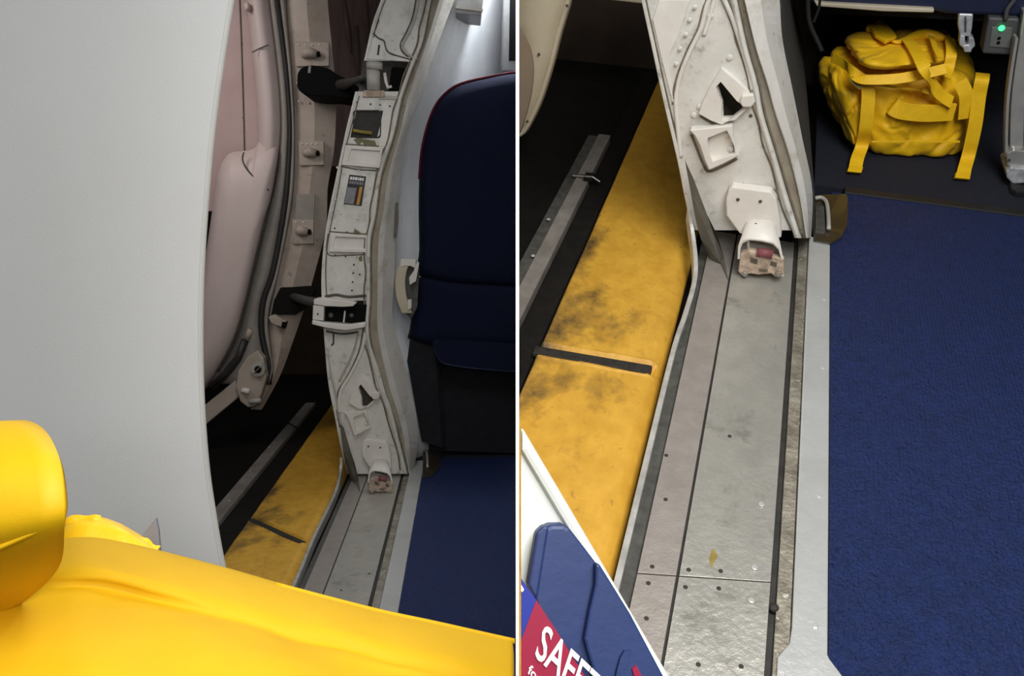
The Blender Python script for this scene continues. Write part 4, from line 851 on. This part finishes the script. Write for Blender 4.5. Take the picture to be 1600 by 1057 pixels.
# ================================================================ right bay: yellow duffel under the seat
dz = .255
bagb = [RB.z(1342, 246, 0), RB.z(1512, 254, 0), RB.z(1505, 160, 0), RB.z(1318, 150, 0)]
bagt = [RB.z(1352, 122, dz), RB.z(1536, 122, dz), RB.z(1508, 50, dz), RB.z(1280, 70, dz)]
bg = thing('duffel_bag', RB, sum(bagb, Vector()) / 4, 'crumpled yellow duffel bag with straps on the black carpet', 'bag')
def blob(cb, ct, levels, n=150, ex=4.0, wr=.014, seed=1.0, sc_=15):
    rows = []
    for h, s in levels:
        C = [cb[i].lerp(ct[i], h) for i in range(4)]; row = []
        for k in range(n):
            a = 2 * math.pi * k / n; ca, sa = math.cos(a), math.sin(a)
            rr = (abs(ca) ** ex + abs(sa) ** ex) ** (-1 / ex); x = (ca * rr * s + 1) / 2; y = (sa * rr * s + 1) / 2
            p = (C[0].lerp(C[1], x)).lerp(C[3].lerp(C[2], x), y)
            nn = noise.noise(p * sc_ + Vector((seed, 0, 0))) + .5 * noise.noise(p * sc_ * 2.3 + Vector((0, seed, 0)))
            cz = abs(noise.noise(p * sc_ * .75 + Vector((7, seed, 2)))); nn -= .9 * max(0, 1 - cz / .10) ** 2
            cc = sum(C, Vector()) / 4; dirv = (p - cc); dirv.z = 0
            if dirv.length > 1e-5: dirv.normalize()
            row.append(p + dirv * nn * wr + Vector((0, 0, nn * wr * (.9 if h > .9 else 0))))
        row.append(row[0]); rows.append(row)
    m = MB().loft(rows); m.add(rows[-1][:-1], [list(range(n))]); m.add(rows[0][:-1], [list(range(n))[::-1]]); return m
lev = [(0, .90), (.02, .96), (.08, 1.0)] + [(h, 1.0 + .03 * math.sin(h * 3.1)) for h in lsp(.14, .86, 26)] + [(.92, .98), (.97, .93), (1.0, .86), (1.03, .7), (1.05, .45), (1.06, .2)]
make('body', RB, blob(bagb, bagt, lev), YBAG, bg, smooth=True, sub=1)
lb = [RB.z(1352, 112, .25), RB.z(1482, 104, .25), RB.z(1478, 48, .25), RB.z(1318, 62, .25)]
lt = [RB.z(1350, 110, .325), RB.z(1496, 96, .325), RB.z(1486, 38, .325), RB.z(1312, 48, .325)]
make('lid', RB, blob(lb, lt, [(0, 1), (.3, 1.03), (.6, 1.03), (.85, .97), (.97, .85), (1.02, .6), (1.04, .3)], wr=.016, seed=5, sc_=12), YBAG, bg, smooth=True, sub=1)
# left end pocket lump
eb = [RB.z(1330, 236, .02), RB.z(1354, 242, .02), RB.z(1330, 160, .02), RB.z(1296, 165, .02)]
et = [RB.z(1306, 130, .22), RB.z(1354, 125, .24), RB.z(1312, 72, .24), RB.z(1266, 92, .22)]
make('end_pocket', RB, blob(eb, et, [(0, .8)] + [(h, 1.0 + .12 * math.sin(h * 3.1)) for h in lsp(.1, .9, 20)] + [(1, .8), (1.03, .55), (1.04, .3)], n=90, ex=3, wr=.020, seed=9, sc_=18), YBAG, bg, smooth=True, sub=1)
fp = bagb[0].lerp(bagb[1], .5); fn = (bagb[1] - bagb[0]).cross(bagt[0] - bagb[0]).normalized()
if fn.y > 0: fn = -fn
def FP(pts, off): return [RB.pl(u, v, fp + fn * off, fn) for u, v in pts]
wid = (bagb[1] - bagb[0]).normalized()
def strap(px, hw, off, nm='strap', n=6, th=.004, mt=YSTRAP, nrm=None, pts=None, side=None):
    nrm = nrm or fn
    if pts is None:
        offs = off if isinstance(off, list) else [off] * len(px); pts = []
        for (u, v), o_ in zip(px, offs):
            q = RB.pl(u, v, fp + fn * o_, fn); pts.append(q if q.z > .010 else RB.z(u, v, .010))
    P = cr(pts, n); sd = []
    for i in range(len(P)):
        tg = (P[min(i + 1, len(P) - 1)] - P[max(i - 1, 0)]).normalized(); sd.append(side * hw if side else tg.cross(nrm).normalized() * hw)
    return make(nm, RB, MB().ribbon(P, sd, -nrm * th), mt, bg, bevel=.001)
F1 = lambda u, v, o_: RB.pl(u, v, fp + fn * o_, fn)
up = (fn + Z).normalized(); wl_ = (wid + Vector((0, 0, -.06))).normalized()
strap(None, .0205, 0, side=wl_, pts=[RB.z(1356, 118, .275), F1(1356, 128, .030), F1(1357, 150, .036), F1(1355, 180, .040), F1(1352, 205, .036), RB.z(1347, 228, .045), RB.z(1340, 247, .030), RB.z(1336, 266, .014)], nrm=up)
strap(None, .0215, 0, side=wl_, pts=[RB.z(1338, 260, .019), RB.z(1335, 269, .015)], nrm=up, th=.011, nm='strap_hem')
strap(None, .021, 0, side=wl_, pts=[RB.z(1536, 114, .275), F1(1535, 124, .030), F1(1530, 150, .034), F1(1525, 190, .040), F1(1519, 220, .038), RB.z(1513, 245, .035), RB.z(1508, 262, .022), RB.z(1505, 276, .014)], nrm=up)
strap(None, .022, 0, side=wl_, pts=[RB.z(1506, 270, .018), RB.z(1504, 279, .015)], nrm=up, th=.011, nm='strap_hem')
strap([(1335, 118), (1350, 124), (1400, 123), (1440, 116), (1478, 107)], .016, [.02, .05, .065, .06, .05], 'top_strap', nrm=up)
strap(None, .020, 0, 'cross_strap', nrm=up, pts=[RB.z(1420, 62, .345), RB.z(1434, 84, .345), RB.z(1446, 108, .325), F1(1457, 130, .06), F1(1470, 148, .045), F1(1488, 160, .038)])
strap(None, .016, 0, 'handle_loop', nrm=up, pts=[F1(1478, 120, .05), RB.z(1483, 104, .30), RB.z(1487, 82, .335), RB.z(1484, 58, .34)])
strap(None, .009, 0, 'buckle_strap', nrm=up, pts=[RB.z(1455, 56, .345), RB.z(1462, 74, .35), RB.z(1470, 90, .345)])
strap([(1395, 166), (1410, 174), (1450, 178), (1492, 176)], .026, [.02, .036, .042, .028], 'carry_handle', th=.012)
strap([(1352, 126), (1332, 112), (1318, 100), (1300, 90)], .014, [.03, .01, -.06, -.12], 'end_strap', mt=YSTRAP)
strap([(1500, 128), (1510, 150), (1508, 186)], .020, [.028, .034, .03], 'side_tab')
strap([(1362, 222), (1420, 222), (1500, 222)], .003, [.03, .034, .03], 'base_seam', mt=YSTRAP)
strap([(1368, 132), (1410, 138), (1450, 142)], .004, [.03, .034, .03], 'zip_line', mt=YSTRAP)
strap([(1330, 122), (1338, 132), (1346, 138)], .007, [.03, .04, .045], 'buckle', mt=OLDY)
strap([(1442, 140), (1450, 143), (1456, 144)], .008, [.05, .052, .052], 'buckle', mt=YSTRAP)
make('top_fold', RB, MB().tube([RB.z(q.x, q.y, .335) for q in cr([(1355, 44, 0), (1385, 52, 0), (1400, 66, 0), (1440, 54, 0), (1476, 60, 0)], 5)], [.012 + .006 * math.sin(i * .5) for i in range(21)], 8), YBAG, bg, smooth=True)
make('top_tab', RB, MB().prism([RB.z(u, v, .35) for u, v in [(1360, 40), (1374, 28), (1392, 42), (1402, 56), (1384, 64), (1368, 54)]], (0, .0, -.012)), YSTRAP, bg, bevel=.004)

# ================================================================ right bay foreground: white panel, navy pocket, card
nf = RB.R @ (-CF + CX * .12 + CU * .10); nf.normalize()
cp = Vector((0, 0, H)) + RB.d(900, 930) * .60
def G(pts, off): return [RB.pl(u, v, cp + nf * off, nf) for u, v in pts]
pw = thing('white_panel', RB, G([(850, 1060)], -.03)[0], 'white side panel edge behind the navy literature pocket', 'panel')
make('panel', RB, MB().prism(G([(780, 610), (815, 672), (955, 912), (1050, 1075), (780, 1075)], -.02), -nf * .016), PWHITE, pw, bevel=.002)
make('panel_edge', RB, MB().prism(G([(780, 600), (812, 660), (958, 908), (1062, 1085), (1040, 1085), (938, 912), (806, 690), (780, 650)], -.012), -nf * .02), PWHITE, pw, bevel=.004)
pk_ = thing('literature_pocket', RB, G([(900, 1060)], -.02)[0], 'navy blue literature pocket holding a red card', 'pocket')
make('back_wall', RB, MB().prism(G([(846, 836), (851, 825), (862, 821), (881, 821), (890, 826), (936, 886), (985, 962), (1042, 1070), (880, 1075), (836, 945), (826, 922)], .0), -nf * .0205), PNAVY, pk_, bevel=.003)
make('side_wall', RB, MB().prism(G([(838, 834), (850, 822), (858, 824), (840, 938), (832, 930), (825, 915)], .004), -nf * .014), PNAVY, pk_, bevel=.002)
make('front_flap', RB, MB().prism(G([(931, 880), (938, 884), (985, 960), (1046, 1075), (935, 1075), (918, 1020), (913, 1000), (920, 960), (930, 915)], .008), -nf * .010), PNAVY, pk_, bevel=.003)
make('strap', RB, MB().ribbon(G([(966, 1075), (970, 1050), (976, 1028), (982, 1018)], .012), G([(972, 1050)], 0)[0] - G([(966, 1050)], 0)[0], -nf * .003), PNAVY, pk_)
make('red_tab', RB, MB().prism(G([(988, 1046), (994, 1040), (1012, 1075), (996, 1075)], .010), -nf * .003), CRED, pk_)
cdx = thing('safety_card', RB, G([(850, 1050)], .0)[0], 'red and blue card with white SAFE lettering', 'card')
make('red_field', RB, MB().prism(G([(838, 938), (872, 990), (925, 1075), (780, 1085), (796, 1048), (815, 1000)], .013), -nf * .0015), CRED, cdx)
make('blue_field', RB, MB().prism(G([(790, 870), (838, 938), (815, 1000), (796, 1048), (780, 1080)], .0125), -nf * .0015), CBLUE, cdx)
def lettering(txt, o2, ex, ey, nm, off=.0142, size=1.0):
    cu = bpy.data.curves.new(nm, 'FONT'); cu.body = txt; cu.size = 1.0; cu.resolution_u = 3; cu.offset = .012
    tmp = bpy.data.objects.new('tmp_text', cu); sc.collection.objects.link(tmp)
    bpy.context.view_layer.update()
    me = bpy.data.meshes.new_from_object(tmp.evaluated_get(bpy.context.evaluated_depsgraph_get()))
    mb = MB(); mb.add([RB.pl(o2[0] + v.co.x * ex[0] + v.co.y * ey[0], o2[1] + v.co.x * ex[1] + v.co.y * ey[1], cp + nf * off, nf) for v in me.vertices], [list(p.vertices) for p in me.polygons])
    bpy.data.objects.remove(tmp); bpy.data.meshes.remove(me); bpy.data.curves.remove(cu)
    return make(nm, RB, mb, CWHITE, cdx, solid=.0004)
lettering('SAFETY', (834, 1024), (35, 33), (24, -72), 'lettering')
lettering('for', (824, 1052), (15, 16), (7, -20), 'small_lettering')
make('blue_mark', RB, MB().prism(G([(806, 908), (812, 910), (819, 922), (816, 926), (806, 914)], .0142), -nf * .0006), CWHITE, cdx)

# drop the helper property
for o in sc.objects:
    if '_b' in o: del o['_b']
